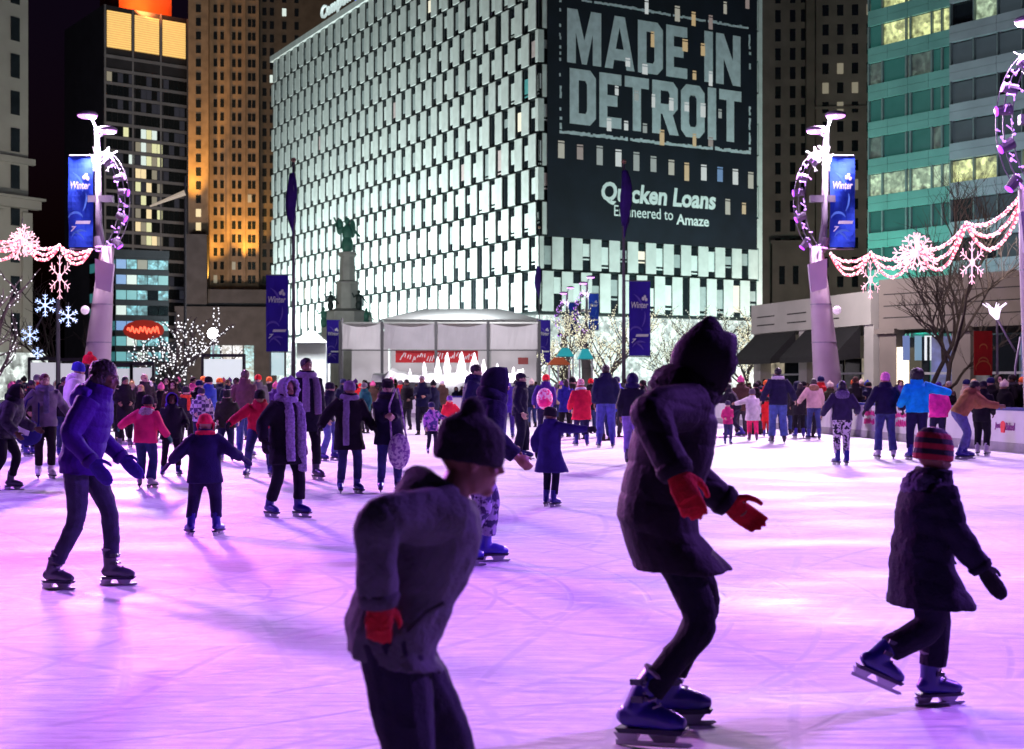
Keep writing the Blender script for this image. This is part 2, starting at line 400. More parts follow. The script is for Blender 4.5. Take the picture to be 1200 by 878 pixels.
def mir(p): return [(1 - x, z) for x, z in p][::-1]
Ml = [(0,0),(.25,0),(.25,.58),(.43,0),(.5,0),(.5,.44),(.30,1),(0,1)]
Al = [(0,0),(.27,0),(.31,.17),(.365,.38),(.5,.8),(.5,1),(.33,1)]
GLY = {'M': (1.22, [Ml, mir(Ml)], []), 'A': (1.1, [Al, mir(Al), [(.31,.17),(.69,.17),(.635,.38),(.365,.38)]], []),
 'D': (.95, [], [([(0,0),(.78,0),(1,.13),(1,.87),(.78,1),(0,1)], [(.34,.2),(.60,.2),(.66,.26),(.66,.74),(.60,.8),(.34,.8)])]),
 'E': (.82, [[(0,0),(1,0),(1,.2),(.36,.2),(.36,.4),(.82,.4),(.82,.6),(.36,.6),(.36,.8),(1,.8),(1,1),(0,1)]], []),
 'I': (.34, [[(0,0),(1,0),(1,1),(0,1)]], []),
 'N': (1.0, [[(0,0),(.31,0),(.31,.52),(.69,0),(1,0),(1,1),(.69,1),(.69,.48),(.31,1),(0,1)]], []),
 'T': (.92, [[(.33,0),(.67,0),(.67,.8),(1,.8),(1,1),(0,1),(0,.8),(.33,.8)]], []),
 'R': (1.0, [[(0,0),(.33,0),(.33,.38),(0,.38)], [(.40,.38),(.68,0),(1.04,0),(.80,.38)]], [([(0,.38),(.82,.38),(1,.5),(1,.88),(.82,1),(0,1)], [(.33,.57),(.62,.57),(.68,.62),(.68,.77),(.62,.82),(.33,.82)])]),
 'O': (.95, [], [([(.22,0),(.78,0),(1,.13),(1,.87),(.78,1),(.22,1),(0,.87),(0,.13)], [(.40,.2),(.60,.2),(.66,.26),(.66,.74),(.60,.8),(.40,.8),(.34,.74),(.34,.26)])]), ' ': (.42, [], [])}
def block_line(txt, px0, px1, py0t, py0b, py1t, py1b, m):
    t0, zt = face_tz(px0, py0t); t1, zt1 = face_tz(px1, py1t); _, zb = face_tz(px0, py0b); _, zb1 = face_tz(px1, py1b)
    z1, z0 = (zt + zt1) / 2, (zb + zb1) / 2
    tot = sum(GLY[c][0] for c in txt) + .13 * (len(txt) - 1); sc = (t1 - t0) / tot; x = t0
    for c in txt:
        wd, polys, ring = GLY[c]
        f = lambda p: (x + p[0] * wd * sc, z0 + p[1] * (z1 - z0))
        if polys or ring:
            b = MB(MR)
            for p in polys: b.prism([f(q) for q in p], -.135, -.101)
            for o_, i_ in ring: ring_prism(b, [f(q) for q in o_], [f(q) for q in i_], -.135, -.101)
            b.build('letter', m, wrap)
        x += (wd + .13) * sc
block_line('MADE IN', 664, 867, 11, 74, 42, 101, ink)
block_line('DETROIT', 667, 868, 82, 148, 106, 165, ink)
bt0, bz1 = face_tz(655, -3); bt1, bz0 = face_tz(879, 180); _, bz0b = face_tz(657, 158); bz0 = (bz0 + bz0b) / 2
b = MB(MR); rg = random.Random(3)
def dashes(x0, x1, z0, z1, keep):       # the distressed printed border
    hor = (x1 - x0) > (z1 - z0); L = (x1 - x0) if hor else (z1 - z0); n = int(L / .35)
    for i in range(n):
        if rg.random() > keep: continue
        a = i / n * L; c = (i + 1) / n * L + .002; j = rg.uniform(-.05, .05); q = rg.uniform(.6, 1.1)
        if hor: b.box(x0 + a, x0 + c - .004, -.135, -.101, z0 + j, z0 + (z1 - z0) * q + j)
        else: b.box(x0 + j, x0 + (x1 - x0) * q + j, -.135, -.101, z0 + a, z0 + c - .004)
dashes(bt0, bt1, bz0, bz0 + .42, .98); dashes(bt0 + 3, bt1, bz1, bz1 + .34, .9)
dashes(bt0, bt0 + .3, bz0 + .5, bz1 - .2, .45); dashes(bt1 - .3, bt1, bz0 + .5, bz0 + 6, .75); dashes(bt1 - .3, bt1, bz1 - 5, bz1 - .3, .7)
b.build('printed_border', ink, wrap)
def face_text(name, txt, pa, pb, hgt, m, **kw):
    t0, z0 = face_tz(*pa); t1, z1 = face_tz(*pb)
    text_obj(name, txt, MR @ Matrix.Translation(((t0 + t1)/2, -.125, (z0 + z1)/2)), abs(t1 - t0), hgt, m, wrap, depth=.02, **kw)
face_text('lettering', 'Quicken Loans', (704, 224), (838, 239), 2.7, inkw, bold=.032, shear=.12)
face_text('lettering', 'Engineered to', (719, 247), (788, 256), 1.7, inkw, bold=.003)
face_text('lettering', 'Amaze', (792, 256), (830, 261), 1.3, inkw, bold=.02)
# rooms glowing through the wrap
def wrap_window(px, py, w_, h_, m):
    t, z = face_tz(px, py); b = MB(MR); b.box(t - w_/2, t + w_/2, -.145, -.1355, z - h_/2, z + h_/2); b.box(t - w_/2, t + w_/2, -.144, -.136, z + h_/2 + .12, z + h_/2 + .3); b.build('glowing_window', m, wrap)
mesh_lit = [lit('wrap glow cream', (.9, .85, .7), .30), lit('wrap glow pale', (.75, .82, .8), .24), lit('wrap glow rose', (.85, .6, .55), .2), lit('wrap glow amber', (1, .68, .3), .38), lit('wrap glow white', (.95, 1, 1), .46), lit('wrap glow blue', (.1, .3, .8), .35)]
row1 = [(657,177,0),(679,180,2),(702,184,1),(724,187,4),(745,191,1),(765,194,1),(786,198,0),(804,203,3),(824,204,4),(843,206,5),(861,209,4),(879,213,0)]
for px, py, k in row1: wrap_window(px, py, .85 if k != 3 else .7, 1.9 * rnd.uniform(.75, 1.05), mesh_lit[k])
for px, py, k in [(849,11,0),(875,5,2),(757,10,4),(793,18,0),(812,24,3),(832,28,2),(764,48,3),(802,55,3),(823,60,3),(735,75,4),(755,83,4),(813,90,3),(832,94,4),(722,108,4),(745,114,1),(765,120,4),(786,124,4),(804,127,4),(823,131,4),(843,135,1),(713,148,4),(733,149,4),(755,152,1),(775,163,3),(813,166,3),(832,168,2),(852,244,0),(871,246,3)]:
    wrap_window(px, py, rnd.uniform(.5, .8), rnd.uniform(.7, 1.7), mesh_lit[k])
# floodlights on the pavement in front of the block
def flood(loc, target, power, col, size=1.5, spot=None):
    return lamp('floodlight', 'AREA', loc, target, power, col, size)
nL = Vector((-uL.y * -1, 0, 0))
outL = Vector((-.871, -.491, 0)); outR = Vector((.491, -.871, 0))
for k in range(8):
    s = LL * (k + .5) / 8; p = Cc - uL * s + outL * 13; flood(p + Vector((0, 0, 1.0)), Cc - uL * s + Vector((0, 0, 30)), 9600, (.82, 1.0, .97), 2.5)
for k in range(3):
    t = LR * (k + .5) / 3; p = Cc + uR * t + outR * 13; flood(p + Vector((0, 0, 1.0)), Cc + uR * t + Vector((0, 0, 26)), 3100, (.76, 1.0, .93), 2.0)
# ================================================================== tall dark tower on the left
steel = mat('dark tower metal', (.035, .035, .045), .5, .2, .3); slab_g = mat('tower grey slab', (.20, .20, .23), .6, .15, .3)
tc0 = W(122, 452, 326); tc0.z = 0; uT = Vector((.80, .60, 0)); MT = frame(tc0, uT); TI = Matrix.Translation(-tc0)
tower = tag(empty('office_tower', tc0), 'dark slab tower with three amber lit panels under its roof', 'building')
Z = lambda py, d: CAM_H + (HOR - py) / FPX * d
tw, th = 22.0, Z(5, 326)
b = MB(TI @ MT); b.box(0, tw, .3, 30, 0, th); b.build('wall', steel, tower)
b = MB(TI @ MT)
for k in range(24): b.box(.0, tw, -.05, .299, 6 + k * 3.35, 6 + k * 3.35 + .75)
for x in (0, 7.1, 14.4, 21.6): b.box(x, x + .45, -.12, -.051, 0, th)
b.build('floor_bands', slab_g, tower)
litp = mat('amber lit roof panel', (.5, .4, .2), .6, .1, 1, emit=(1, .62, .2), es=.8)
n_, l_ = litp.node_tree.nodes, litp.node_tree.links
wv = n_.new('ShaderNodeTexWave'); wv.bands_direction = 'Z'; wv.inputs['Scale'].default_value = .55; wv.inputs['Distortion'].default_value = .3
tc_ = n_.new('ShaderNodeTexCoord'); l_.new(tc_.outputs['Object'], wv.inputs['Vector']); mr_ = n_.new('ShaderNodeMapRange'); mr_.inputs[3].default_value = .45; mr_.inputs[4].default_value = .95
l_.new(wv.outputs['Fac'], mr_.inputs[0]); l_.new(mr_.outputs[0], n_['Principled BSDF'].inputs['Emission Strength'])
add_windows(tower, TI @ MT, [(.7, 6.9, th - 10.5, th - 1.3, litp), (7.8, 14.2, th - 10.5, th - 1.3, litp), (15.1, 21.3, th - 10.5, th - 1.3, litp)], 'lit_panel', depth=-.0)
wr = []
for k in range(22):
    z0 = 6.9 + k * 3.35; zz = z0 + 2.3; py = HOR - (z0 - CAM_H) * FPX / 330
    for j in range(15):
        x0 = .7 + j * 1.42 + (.3 if j > 4 else 0) + (.3 if j > 9 else 0)
        m = glass_d
        if 155 < py < 200 and 3 <= j <= 9 and rnd.random() < .62: m = rnd.choice((lit_yel, lit_pale, lit_dim))
        elif 200 < py < 290 and 5 <= j <= 9 and rnd.random() < .55: m = rnd.choice((lit_warm, lit_dim, lit_yel))
        elif py < 150 and rnd.random() < .03: m = lit_dim
        elif rnd.random() < .3: m = mat('dim grey tower pane', (.03, .03, .04), .2, .2, 1, emit=(.5, .52, .7), es=.035)
        wr.append((0 if m is glass_d else -1, -z0, x0, min(x0 + 1.25, tw), z0, zz, m))
wr.sort(key=lambda q: (q[0], q[1]))
add_windows(tower, TI @ MT, [q[2:] for q in wr], depth=-.2)
b = MB(TI @ MT); b.box(6, 20, 6, 20, th, th + 9); b.build('penthouse', mat('red lit penthouse', (.55, .12, .04), .8, .3, .2), tower)
lamp('penthouse_lamp', 'AREA', tc0 + uT * 10 + Vector((1.2, -1, th + 1.0)), tc0 + uT * 12 + Vector((-4, 8, th + 7)), 5200, (1, .25, .06), 5)
lamp('added_facade_fill', 'AREA', tc0 + Vector((0, -70, 3)), tc0 + Vector((12, 0, 55)), 9000, (.75, .78, 1), 5)  # fill lamp added to lift the otherwise unlit tower front
# teal lit low block in front of it
blk_c = W(135, 452, 200); blk_c.z = 0; MB1 = frame(blk_c, (.93, .36)); BI = Matrix.Translation(-blk_c)
blk = tag(empty('glass_block', blk_c), 'low glass block with bands of teal lit floors behind the left lamp post', 'building')
b = MB(BI @ MB1); b.box(0, 7.9, .2, 14, 0, 21.6); b.box(-.2, 8.0, -.1, .199, 21.2, 22.2)
b.M = BI @ frame(blk_c + Vector((-7.0, 9.5, 0)), (7.0, -9.5)); b.box(0, 11.6, .2, 1, 0, 21.6)
for k in range(9): b.box(0, 11.7, 0, .3, 2.0 + k * 2.35, 2.75 + k * 2.35)
b.M = BI @ MB1
for k in range(9): b.box(0, 7.95, 0, .3, 2.0 + k * 2.35, 2.75 + k * 2.35)
b.build('wall', steel, blk)
rs = []
for k in range(8):
    for j in range(5): rs.append((.15 + j * 1.56, 1.6 + j * 1.56, 2.85 + k * 2.35, 4.25 + k * 2.35, rnd.choice((room_c, room_c, room_c, lit_teal, lit_pale, lit_blue, lit_dim, glass_d))))
add_windows(blk, BI @ MB1, rs, depth=-.1)
rs = []
for k in range(8):
    for j in range(4): rs.append((.2 + j * 2.85, 2.9 + j * 2.85, 2.85 + k * 2.35, 4.25 + k * 2.35, rnd.choice((lit('lit window deep teal', (.1, .55, .6), .25), glass_d, lit('lit window deep teal', (.1, .5, .5), .25)))))
add_windows(blk, BI @ frame(blk_c + Vector((-7.0, 9.5, 0)), (7.0, -9.5)), rs, depth=-.1)
neon = mat('red neon', (.5, .05, .03), .5, .1, emit=(1, .12, .06), es=2.2); neon_b = mat('red sign panel', (.25, .02, .02), .5, .1, emit=(.8, .05, .03), es=.25)
ns = tag(empty('neon_sign', W(168, 387, 190)), 'red oval neon sign glowing behind the lit bare tree', 'sign')
b = MB(); b.ell((0, .15, 0), (3.0, .15, 1.5), 24, 8); b.build('sign_panel', neon_b, ns); rg = random.Random(4); q = MB(); pts = []
for k_ in range(40): pts.append((-2.3 + 4.6 * k_ / 39, -.1, .55 * math.sin(k_ * 1.25) * (.6 + .4 * rg.random()) + .12 * math.sin(k_ * .4)))
q.tube(pts, .11, 6); q.build('neon_script', neon, ns)
b = MB(); b.box(-.1, .1, .3, 10, -.1, .1); b.build('bracket', steel, ns)
# ================================================================== amber floodlit brick tower
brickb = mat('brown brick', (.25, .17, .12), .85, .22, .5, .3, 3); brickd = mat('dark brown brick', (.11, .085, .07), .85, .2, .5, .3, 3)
da = 320; ad0 = W(222, 452, da); ad0.z = 0; AI = Matrix.Translation(-ad0)
deco = tag(empty('brick_tower', ad0), 'tall brown brick tower washed by amber floodlights near its base', 'building')
MA = frame(ad0, (1, .12)); wA = (300 - 222) / FPX * da; wS = (245 - 222) / FPX * da
b = MB(AI @ MA); b.box(0, wS, -2.2, 22, 0, 122); b.box(wS, wA, 0, 22, 0, 118); b.build('wall', brickb, deco)
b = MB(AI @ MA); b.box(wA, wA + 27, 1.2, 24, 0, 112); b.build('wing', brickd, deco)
b = MB(AI @ MA); b.box(-2, wA + 9, -9, -2.3, 0, 19.0); b.box(-2.3, wA + 9.3, -9.3, -2.2, 19.0, 20.2); b.box(-.2, wS + .2, -7.4, -2.25, 20.2, 37.5); b.box(wS + .3, wA + 7, -6.4, -.05, 20.2, 24.5); b.build('podium', mat('podium stone dark', (.07, .065, .08), .8, .2, .4), deco)
b = MB(AI @ MA)
for x in (wS + 4.2, wS + 8.0, wS + 11.2): b.box(x, x + .7, -.5, -.02, 24.5, 118)
b.build('brick_ribs', brickb, deco)
rs = []
for k in range(24):
    z0 = 39 + k * 3.3; rs.append((1.8, 3.0, z0, z0 + 1.9, lit_warm if k in (0, 1) else glass_d))
rs2 = []
for k in range(28):
    z0 = 26.5 + k * 3.3
    for x in (wS + 1.0, wS + 2.6, wS + 5.4, wS + 6.8, wS + 9.2, wS + 10.2): rs2.append((x, x + .85, z0, z0 + 1.9, glass_d if rnd.random() > .02 else lit_dim))
    for x in (wA + 1.2, wA + 3.0, wA + 6, wA + 9): rs2.append((x, x + 1.0, z0, z0 + 1.9, glass_d if rnd.random() > .03 else lit_pale))
sh = [(x0, x1, z0, z1, m) for x0, x1, z0, z1, m in rs]
for x0, x1, z0, z1, m in sh:
    b = MB(AI @ MA); b.box(x0, x1, -2.26, -2.201, z0, z1); b.build('window', m, deco)
rs2.sort(key=lambda q: (q[0] > wA, q[2]))
add_windows(deco, AI @ MA, [(a, c, d_, e, f) for a, c, d_, e, f in rs2 if a < wA], most=72)
restw = [(a, c, d_, e, f) for a, c, d_, e, f in rs2 if a >= wA]
b = MB(AI @ MA); ms = [glass_d, lit_pale, lit_dim]
for a, c, d_, e, f in restw: b.mi = ms.index(f); b.box(a, c, 1.14, 1.199, d_, e)
tag(b.build('wing_windows', ms, deco), kind='stuff')
shop = [(6 + j * 2.6, 8.3 + j * 2.6, 2.5, 11, rnd.choice((room_w, room_c, room_g))) for j in range(4)]
for q in shop:
    b = MB(AI @ MA); b.box(q[0], q[1], -9.1, -9.01, q[2], q[3]); b.build('shop_window', q[4], deco)
amber = (1, .50, .07)
for px, py, dx, pw in ((231, 275, -1.2, 7500), (251, 333, -3, 5500), (290, 326, -3, 9000)):
    p = W(px, py, da); lamp('amber_floodlight', 'SPOT', (p.x, ad0.y + (p.x - ad0.x) * .12 + (-6.6 if px < 240 else -5.4), p.z + .6), (p.x, ad0.y + (p.x-ad0.x)*.12 + (-2.2 if px < 240 else 0), p.z + (34 if px < 240 else 24)), pw * (17 if px < 240 else 6), amber, .5, 44 if px < 240 else 70, .9)
lamp('added_facade_fill', 'AREA', ad0 + Vector((14, -60, 2)), ad0 + Vector((14, 0, 70)), 26000, (1, .72, .45), 6)  # fill lamp added before the brick tower to brighten its face
# ================================================================== dark stone tower on the right
stone_d = mat('grey brown stone', (.20, .17, .15), .85, .2, .3, .3, 3)
dr = 215; st0 = W(880, 452, dr); st0.z = 0; SI = Matrix.Translation(-st0); MS = frame(st0, (1, -.10))
stn = tag(empty('stone_tower', st0), 'dark unlit stone tower with small windows between the white block and the teal glass building', 'building')
k = dr / FPX; xb1 = (955 - 880) * k; xb2 = (1030 - 880) * k
b = MB(SI @ MS); b.box(0, xb1, 3, 25, 0, 100); b.box(xb1, xb2, 0, 25, 0, 96); b.box(3.5, xb1 - 1.2, .5, 2.99, 0, Z(282, dr)); b.box(xb1 - 1.4, xb1 - .02, 1.5, 2.99, 0, 98); b.box(2, 3.2, 2.2, 2.99, 0, 98); b.build('wall', stone_d, stn)
b = MB(SI @ MS); b.box(xb1 - .2, xb2, -.35, -.01, Z(130, dr), Z(127, dr)); b.build('string_course', stone_d, stn); b = MB(SI @ MS); b.box(3.2, xb1 - 1.0, .2, .49, Z(286, dr), Z(282, dr)); b.build('string_course', stone_d, stn)
rs = []
for r_ in range(26):
    z0 = 8 + r_ * 3.15
    for j in range(4):
        x0 = xb1 + 1.0 + j * 2.35
        rs.append((x0, x0 + 1.0, z0, z0 + 1.75, glass_d if rnd.random() > .04 else lit_dim))
rs.sort(key=lambda q: abs(q[2] - 45))
add_windows(stn, SI @ MS, rs, most=90)
b = MB(SI @ MS)
for r_ in range(26):
    for x0 in (4.2, 6.6, 8.4): b.box(x0, x0 + .9, 2.93, 2.999, 8 + r_ * 3.15, 10 + r_ * 3.15)
tag(b.build('dark_windows', glass_d, stn), kind='stuff')
b = MB(SI @ MS)
for x0 in (4.6, 6.8): b.box(x0, x0 + .9, .44, .499, 18, 21)
b.build('lower_windows', glass_d, stn)
lamp('added_facade_fill', 'AREA', st0 + Vector((4, -55, 2)), st0 + Vector((10, 0, 45)), 5200, (1, .82, .70), 5)  # added fill lamp stands in for ambient spill on the stone
# ================================================================== teal glass office building on the right
tg = mat('teal glass spandrel', (.16, .34, .31), .3, .12, .4, spec=.6); tg2 = mat('grey glass spandrel', (.30, .33, .36), .3, .12, .4, spec=.6)
g0 = W(1017, 452, 150); g0.z = 0; uG = Vector((.62, -.785, 0)); MG = frame(g0, uG); GI = Matrix.Translation(-g0)
gb = tag(empty('glass_building', g0), 'glass office building with teal lit spandrels and yellow lit offices at top right', 'building')
def gx(px):
    a = (px - 600) / FPX; return (g0.x - a * g0.y) / (a * uG.y - uG.x)
xs_l = [gx(p) for p in (1017, 1033, 1061, 1066, 1091, 1103, 1113)]; xe = gx(1113); xend = 44
b = MB(GI @ MG); b.box(0.05, xend, .5, 20, 0, 66); b.build('wall', steel, gb)
zb0 = Z(75, 150) - 4.22 * 9 + .0; rs = []; alloy = mat('mullion alloy', (.22, .27, .27), .4, .1, 1, metal=.3)
for f in range(16):
    z0 = zb0 + 4.22 * f
    if z0 > 64: break
    sp1, sp2, mul = MB(GI @ MG), MB(GI @ MG), MB(GI @ MG)
    for i in range(4): sp1.box(xe * i / 4 + .02, xe * (i+1) / 4 - .02, -.02, .35, z0, z0 + .85); sp1.box(xe * i / 4 + .02, xe * (i+1) / 4 - .02, -.02, .35, z0 + .88, z0 + 1.72)
    nx = 6
    for i in range(nx): xa_, xb_ = xe + .1 + (xend - xe) * i / nx, xe + .1 + (xend - xe) * (i+1) / nx; sp2.box(xa_ + .02, xb_ - .02, -.25, .35, z0 + .2, z0 + 1.1); sp2.box(xa_ + .02, xb_ - .02, -.25, .35, z0 + 1.13, z0 + 1.95)
    dimteal = mat('dim teal office', (.03, .06, .06), .1, .2, .6, emit=(.08, .42, .36), es=.16); dimgrey = mat('dim grey office', (.03, .035, .04), .1, .2, .6, emit=(.25, .35, .42), es=.12)
    for j in range(6):
        py = HOR - (z0 + 3 - CAM_H) * FPX / 148; m = dimteal
        if py < 62 and j > 0: m = room_y
        elif 195 < py < 240: m = room_g
        elif 62 < py < 195 and rnd.random() < .25: m = room_material('office after hours', (.5, .75, .6), .12)
        rs.append((xs_l[j] + .12, xs_l[j+1] - .12, z0 + 1.8, z0 + 4.15, m))
    for i in range(nx * 2):
        xa_ = xe + .1 + (xend - xe) * i / nx / 2; xb_ = xa_ + (xend - xe) / nx / 2; py = HOR - (z0 + 3 - CAM_H) * FPX / 140; m = dimgrey if rnd.random() < .7 else glass_d
        if 155 < py < 205 and i in (0, 1, 3): m = room_y
        elif py < 40 and i in (1,): m = room_g
        rs.append((xa_ + .08, xb_ - .08, z0 + 2.0, z0 + 4.3, m))
    for x in xs_l: mul.box(x - .10, x + .10, .06, .36, z0 + 1.73, z0 + 4.2)
    for i in range(nx * 2): x = xe + .1 + (xend - xe) * i / nx / 2; mul.box(x - .05, x + .07, -.1, .35, z0 + 1.96, z0 + 4.40)
    mul.box(-.05, xend, .361, .42, z0 + 1.74, z0 + 1.82)
    sp1.build('spandrel', tg, gb); sp2.build('spandrel', tg2, gb); mul.build('window_frame', alloy, gb)
rs.sort(key=lambda q: (q[0] > 24, -abs(q[2])))
add_windows(gb, GI @ MG @ Matrix.Translation((0, .42, 0)), rs, most=100)
for k_ in range(3): lamp('teal_floodlight', 'AREA', g0 + uG * (.5 + k_ * 2.6) + Vector((-.785, -.62, 0)) * 9 + Vector((0, 0, 8)), g0 + uG * (.5 + k_ * 3) + Vector((0, 0, 30)), 620, (.04, 1, .70), 1.5)
lamp('added_facade_fill', 'AREA', g0 + uG * 24 + Vector((-.785, -.62, 0)) * 22 + Vector((0, 0, 8)), g0 + uG * 22 + Vector((0, 0, 32)), 5200, (.74, .80, 1), 4)  # fill lamp added in front of the glass facade, no fixture there
# ================================================================== stone corner building at the left edge
d_l = 130; lb0 = W(33, 452, d_l); lb0.z = 0; uLb = Vector((.55, .84, 0)).normalized(); ML2 = frame(lb0 - uLb * 30, uLb); LI = Matrix.Translation(-lb0)
pale = mat('pale limestone', (.34, .32, .29), .85, .12, .3, .3, 3)
lb = tag(empty('corner_building', lb0), 'pale stone building with a heavy cornice at the left edge', 'building')
MLb = LI @ ML2
b = MB(MLb); b.box(0, 30, 0, 16, 0, 60); b.build('wall', pale, lb)
b = MB(MLb); b.box(0, 30.5, -.5, -.001, Z(194, d_l), Z(187, d_l)); b.box(0, 30.9, -.9, -.002, Z(246, d_l), Z(236, d_l)); b.box(0, 31.2, -1.2, -.003, Z(236, d_l) + .01, Z(233, d_l)); b.box(29.2, 30.3, -.3, -.004, 0, Z(250, d_l)); b.box(26, 27, -.3, -.004, 0, Z(250, d_l)); b.build('cornice', pale, lb)
rs = []
for r_ in range(14):
    z0 = Z(395, d_l) + r_ * 3.62
    for j in range(10): rs.append((29.0 - j * 2.5 - 1.0, 29.0 - j * 2.5, z0, z0 + 2.3, glass_d))
add_windows(lb, MLb, rs[:100])
b = MB(MLb); b.box(20, 30, -3, -.5, .1, 4.6); b.build('shopfront', room_material('lit shopfront', (.9, 1, .95), .9), lb)
lamp('added_facade_fill', 'AREA', lb0 + Vector((10, -34, 3)), lb0 + Vector((-6, -4, 30)), 5200, (1, .95, .85), 3)  # added fill lamp, brightens the corner building from below
# ================================================================== low stone pavilion on the right
pv = tag(empty('stone_pavilion', (19, 68, 0)), 'low pale stone pavilion with black awnings and lit shop windows on the right', 'building')
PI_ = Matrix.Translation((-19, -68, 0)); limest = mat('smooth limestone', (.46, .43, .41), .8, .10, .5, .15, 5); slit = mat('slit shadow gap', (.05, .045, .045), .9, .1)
p0 = Vector((15.3, 81, 0)); p1 = Vector((19.1, 68, 0)); u1 = (p1 - p0).normalized(); L1 = (p1 - p0).length; M1 = PI_ @ frame(p0, u1)
u2 = Vector((.64, -.77, 0)).normalized(); M2 = PI_ @ frame(p1, u2); L2 = 26
ZT1, ZA = 6.35, 4.6
b = MB(M1); b.box(0, L1, -.6, 8, ZA, ZT1)
for x in (0, L1 * .42, L1 - .9): b.box(x, x + .9, -.45, .6, 0, ZA - .002)
b.build('wall', limest, pv)
b = MB(M1)
for z in (5.05, 5.55):
    for x in (.8, 4.6, 8.2): b.box(x, x + 2.2, -.625, -.601, z, z + .07)
b.M = M2
for z in (4.9, 5.5, 6.1): b.box(.3, 9, -.225, -.201, z, z + .05)
b.build('slits', slit, pv)
b = MB(M2); b.box(0, L2, -.2, 8, 4.3, 6.9)
for x in (.02, 4.2, 9.0, 14): b.box(x, x + 1.0, -.19, .6, 0, 4.298); b.box(x - .1, x + 1.1, -.5, -.202, 4.1, 4.35)
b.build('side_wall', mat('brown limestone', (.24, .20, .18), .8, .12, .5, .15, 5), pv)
aw = mat('black awning cloth', (.012, .011, .014), .8, .2, 3)
b = MB(M1)
for x0, x1 in ((.6, L1 * .42 - .1), (L1 * .42 + 1, L1 - 1.0)):
    b.rings([[(x0, -.61, ZA - .05), (x0, -2.2, 3.0), (x0, -2.2, 2.7), (x0, -.61, 2.9)], [(x1, -.61, ZA - .05), (x1, -2.2, 3.0), (x1, -2.2, 2.7), (x1, -.61, 2.9)]])
b.build('awning', aw, pv)
for j in range(7):
    b = MB(M1); x = .95 + j * 1.72; b.box(x, x + 1.5, .25, .35, .35, 2.9); b.build('shop_window', rnd.choice((room_material('shop interior warm', (1, .85, .6), .45), room_material('shop interior cool', (.7, .8, 1), .4), glass_d)), pv)
for j in range(6):
    b = MB(M2); x = 1.15 + j * 1.6; b.box(x, x + 1.45, .3, .4, .35, 3.9); b.build('shop_window', (glass_d, room_material('shop interior blue', (.25, .3, .9), .3), room_material('shop interior dim', (.7, .65, .7), .16))[j % 3], pv)
b = MB(M2); b.box(1.05, 14, .24, .3, 2.0, 2.12); b.M = M1; b.box(.95, L1 - .9, .18, .24, 2.05, 2.15); b.build('transom', mat('grey alloy bar', (.4, .4, .42), .4, .1), pv)
for px, m_, hw in ((1062, lit('poster blue', (.12, .3, .9), .38), .17), (1076, lit('poster turquoise', (.2, .55, .85), .4), .17), (1091, lit('poster white', (.9, .95, 1), .85), .32)):
    a = (px - 600) / FPX; q = W(px, 408, 66.3); b = MB(); b.box(-hw, hw, -.03, .03, -.62, .62)
    o = b.build('window_poster', m_); o.location = q; tag(o, {1062: 'narrow blue backlit poster in the pavilion window', 1076: 'narrow turquoise backlit poster in the pavilion window', 1091: 'white backlit poster in the pavilion window right of the blue ones'}[px], 'poster')
for x in (1.05, 9.9):
    b = MB(M2); b.box(x + .1, x + .75, -.32, -.205, .9, 3.4); b.build('wall_light', mat('warm light panel', (.9, .85, .7), .5, .05, emit=(1, .85, .6), es=1.6), pv)

lamp('added_wall_fill', 'AREA', (13.2, 63, 7.5), (17.6, 74, 4.5), 900, (1, .90, .92), 1.2)  # fill lamp added to brighten the pavilion's front wall
lamp('added_wall_fill', 'AREA', (19.5, 52, 8), (25, 63, 4.5), 430, (1, .85, .8), 1.2)  # second added fill lamp, aimed at the brown side wall
# ================================================================== lamp posts round the rink
post_w = mat('white post paint', (.20, .18, .22), .45, .06, 3); pylon_m = mat('pylon cladding', (.50, .42, .46), .6, .10, 1.2, .1, 9); plaque_m = mat('pale panel', (.56, .46, .60), .5, .06, 2)
purple_glass = mat('purple lamp glass', (.2, .05, .4), .3, .05, emit=(.45, .06, 1), es=2.2); violet_b = mat('violet bulbs', (.5, .3, .8), .4, .05, emit=(.62, .26, 1), es=1.6); head_glow = mat('lamp head glow', (.8, .6, .9), .3, .05, emit=(.80, .30, 1), es=2.4)
fix_m = mat('fixture drum', (.16, .13, .19), .45, .1, 4); bulb_w = mat('white bulbs', (.8, .8, .8), .4, .05, emit=(1, .84, 1), es=1.5)
blue_cloth = mat('blue banner cloth', (.012, .07, .62), .75, .25, .55); purple_cloth = mat('violet banner cloth', (.035, .012, .42), .75, .2, .8); white_ink = mat('white banner ink', (.85, .85, .9), .7, .05); swirl_ink = mat('swirl ink', (.08, .24, .75), .7, .1)
viol_swirl = mat('violet swirl ink', (.16, .10, .62), .7, .1); steel_p = mat('pole metal', (.30, .28, .33), .4, .1, 3, metal=.2)
def swirl(b, pts, w_):
    n = len(pts)
    for i in range(n - 1):
        (x0, z0), (x1, z1) = pts[i], pts[i+1]; d = Vector((x1-x0, z1-z0)).normalized() * w_; nx, nz = -d.y, d.x
        t0 = math.sin(math.pi * (i + .3) / (n)) ; t1 = math.sin(math.pi * (i + 1.3) / (n))
        b.face([(x0 + nx*t0, -.014, z0 + nz*t0), (x0 - nx*t0, -.014, z0 - nz*t0), (x1 - nx*t1, -.014, z1 - nz*t1), (x1 + nx*t1, -.014, z1 + nz*t1)])
def arc_pts(cx, cz, r, a0, a1, n=10): return [(cx + r*math.cos(R(a0 + (a1-a0)*i/n)), cz + r*math.sin(R(a0 + (a1-a0)*i/n))) for i in range(n+1)]
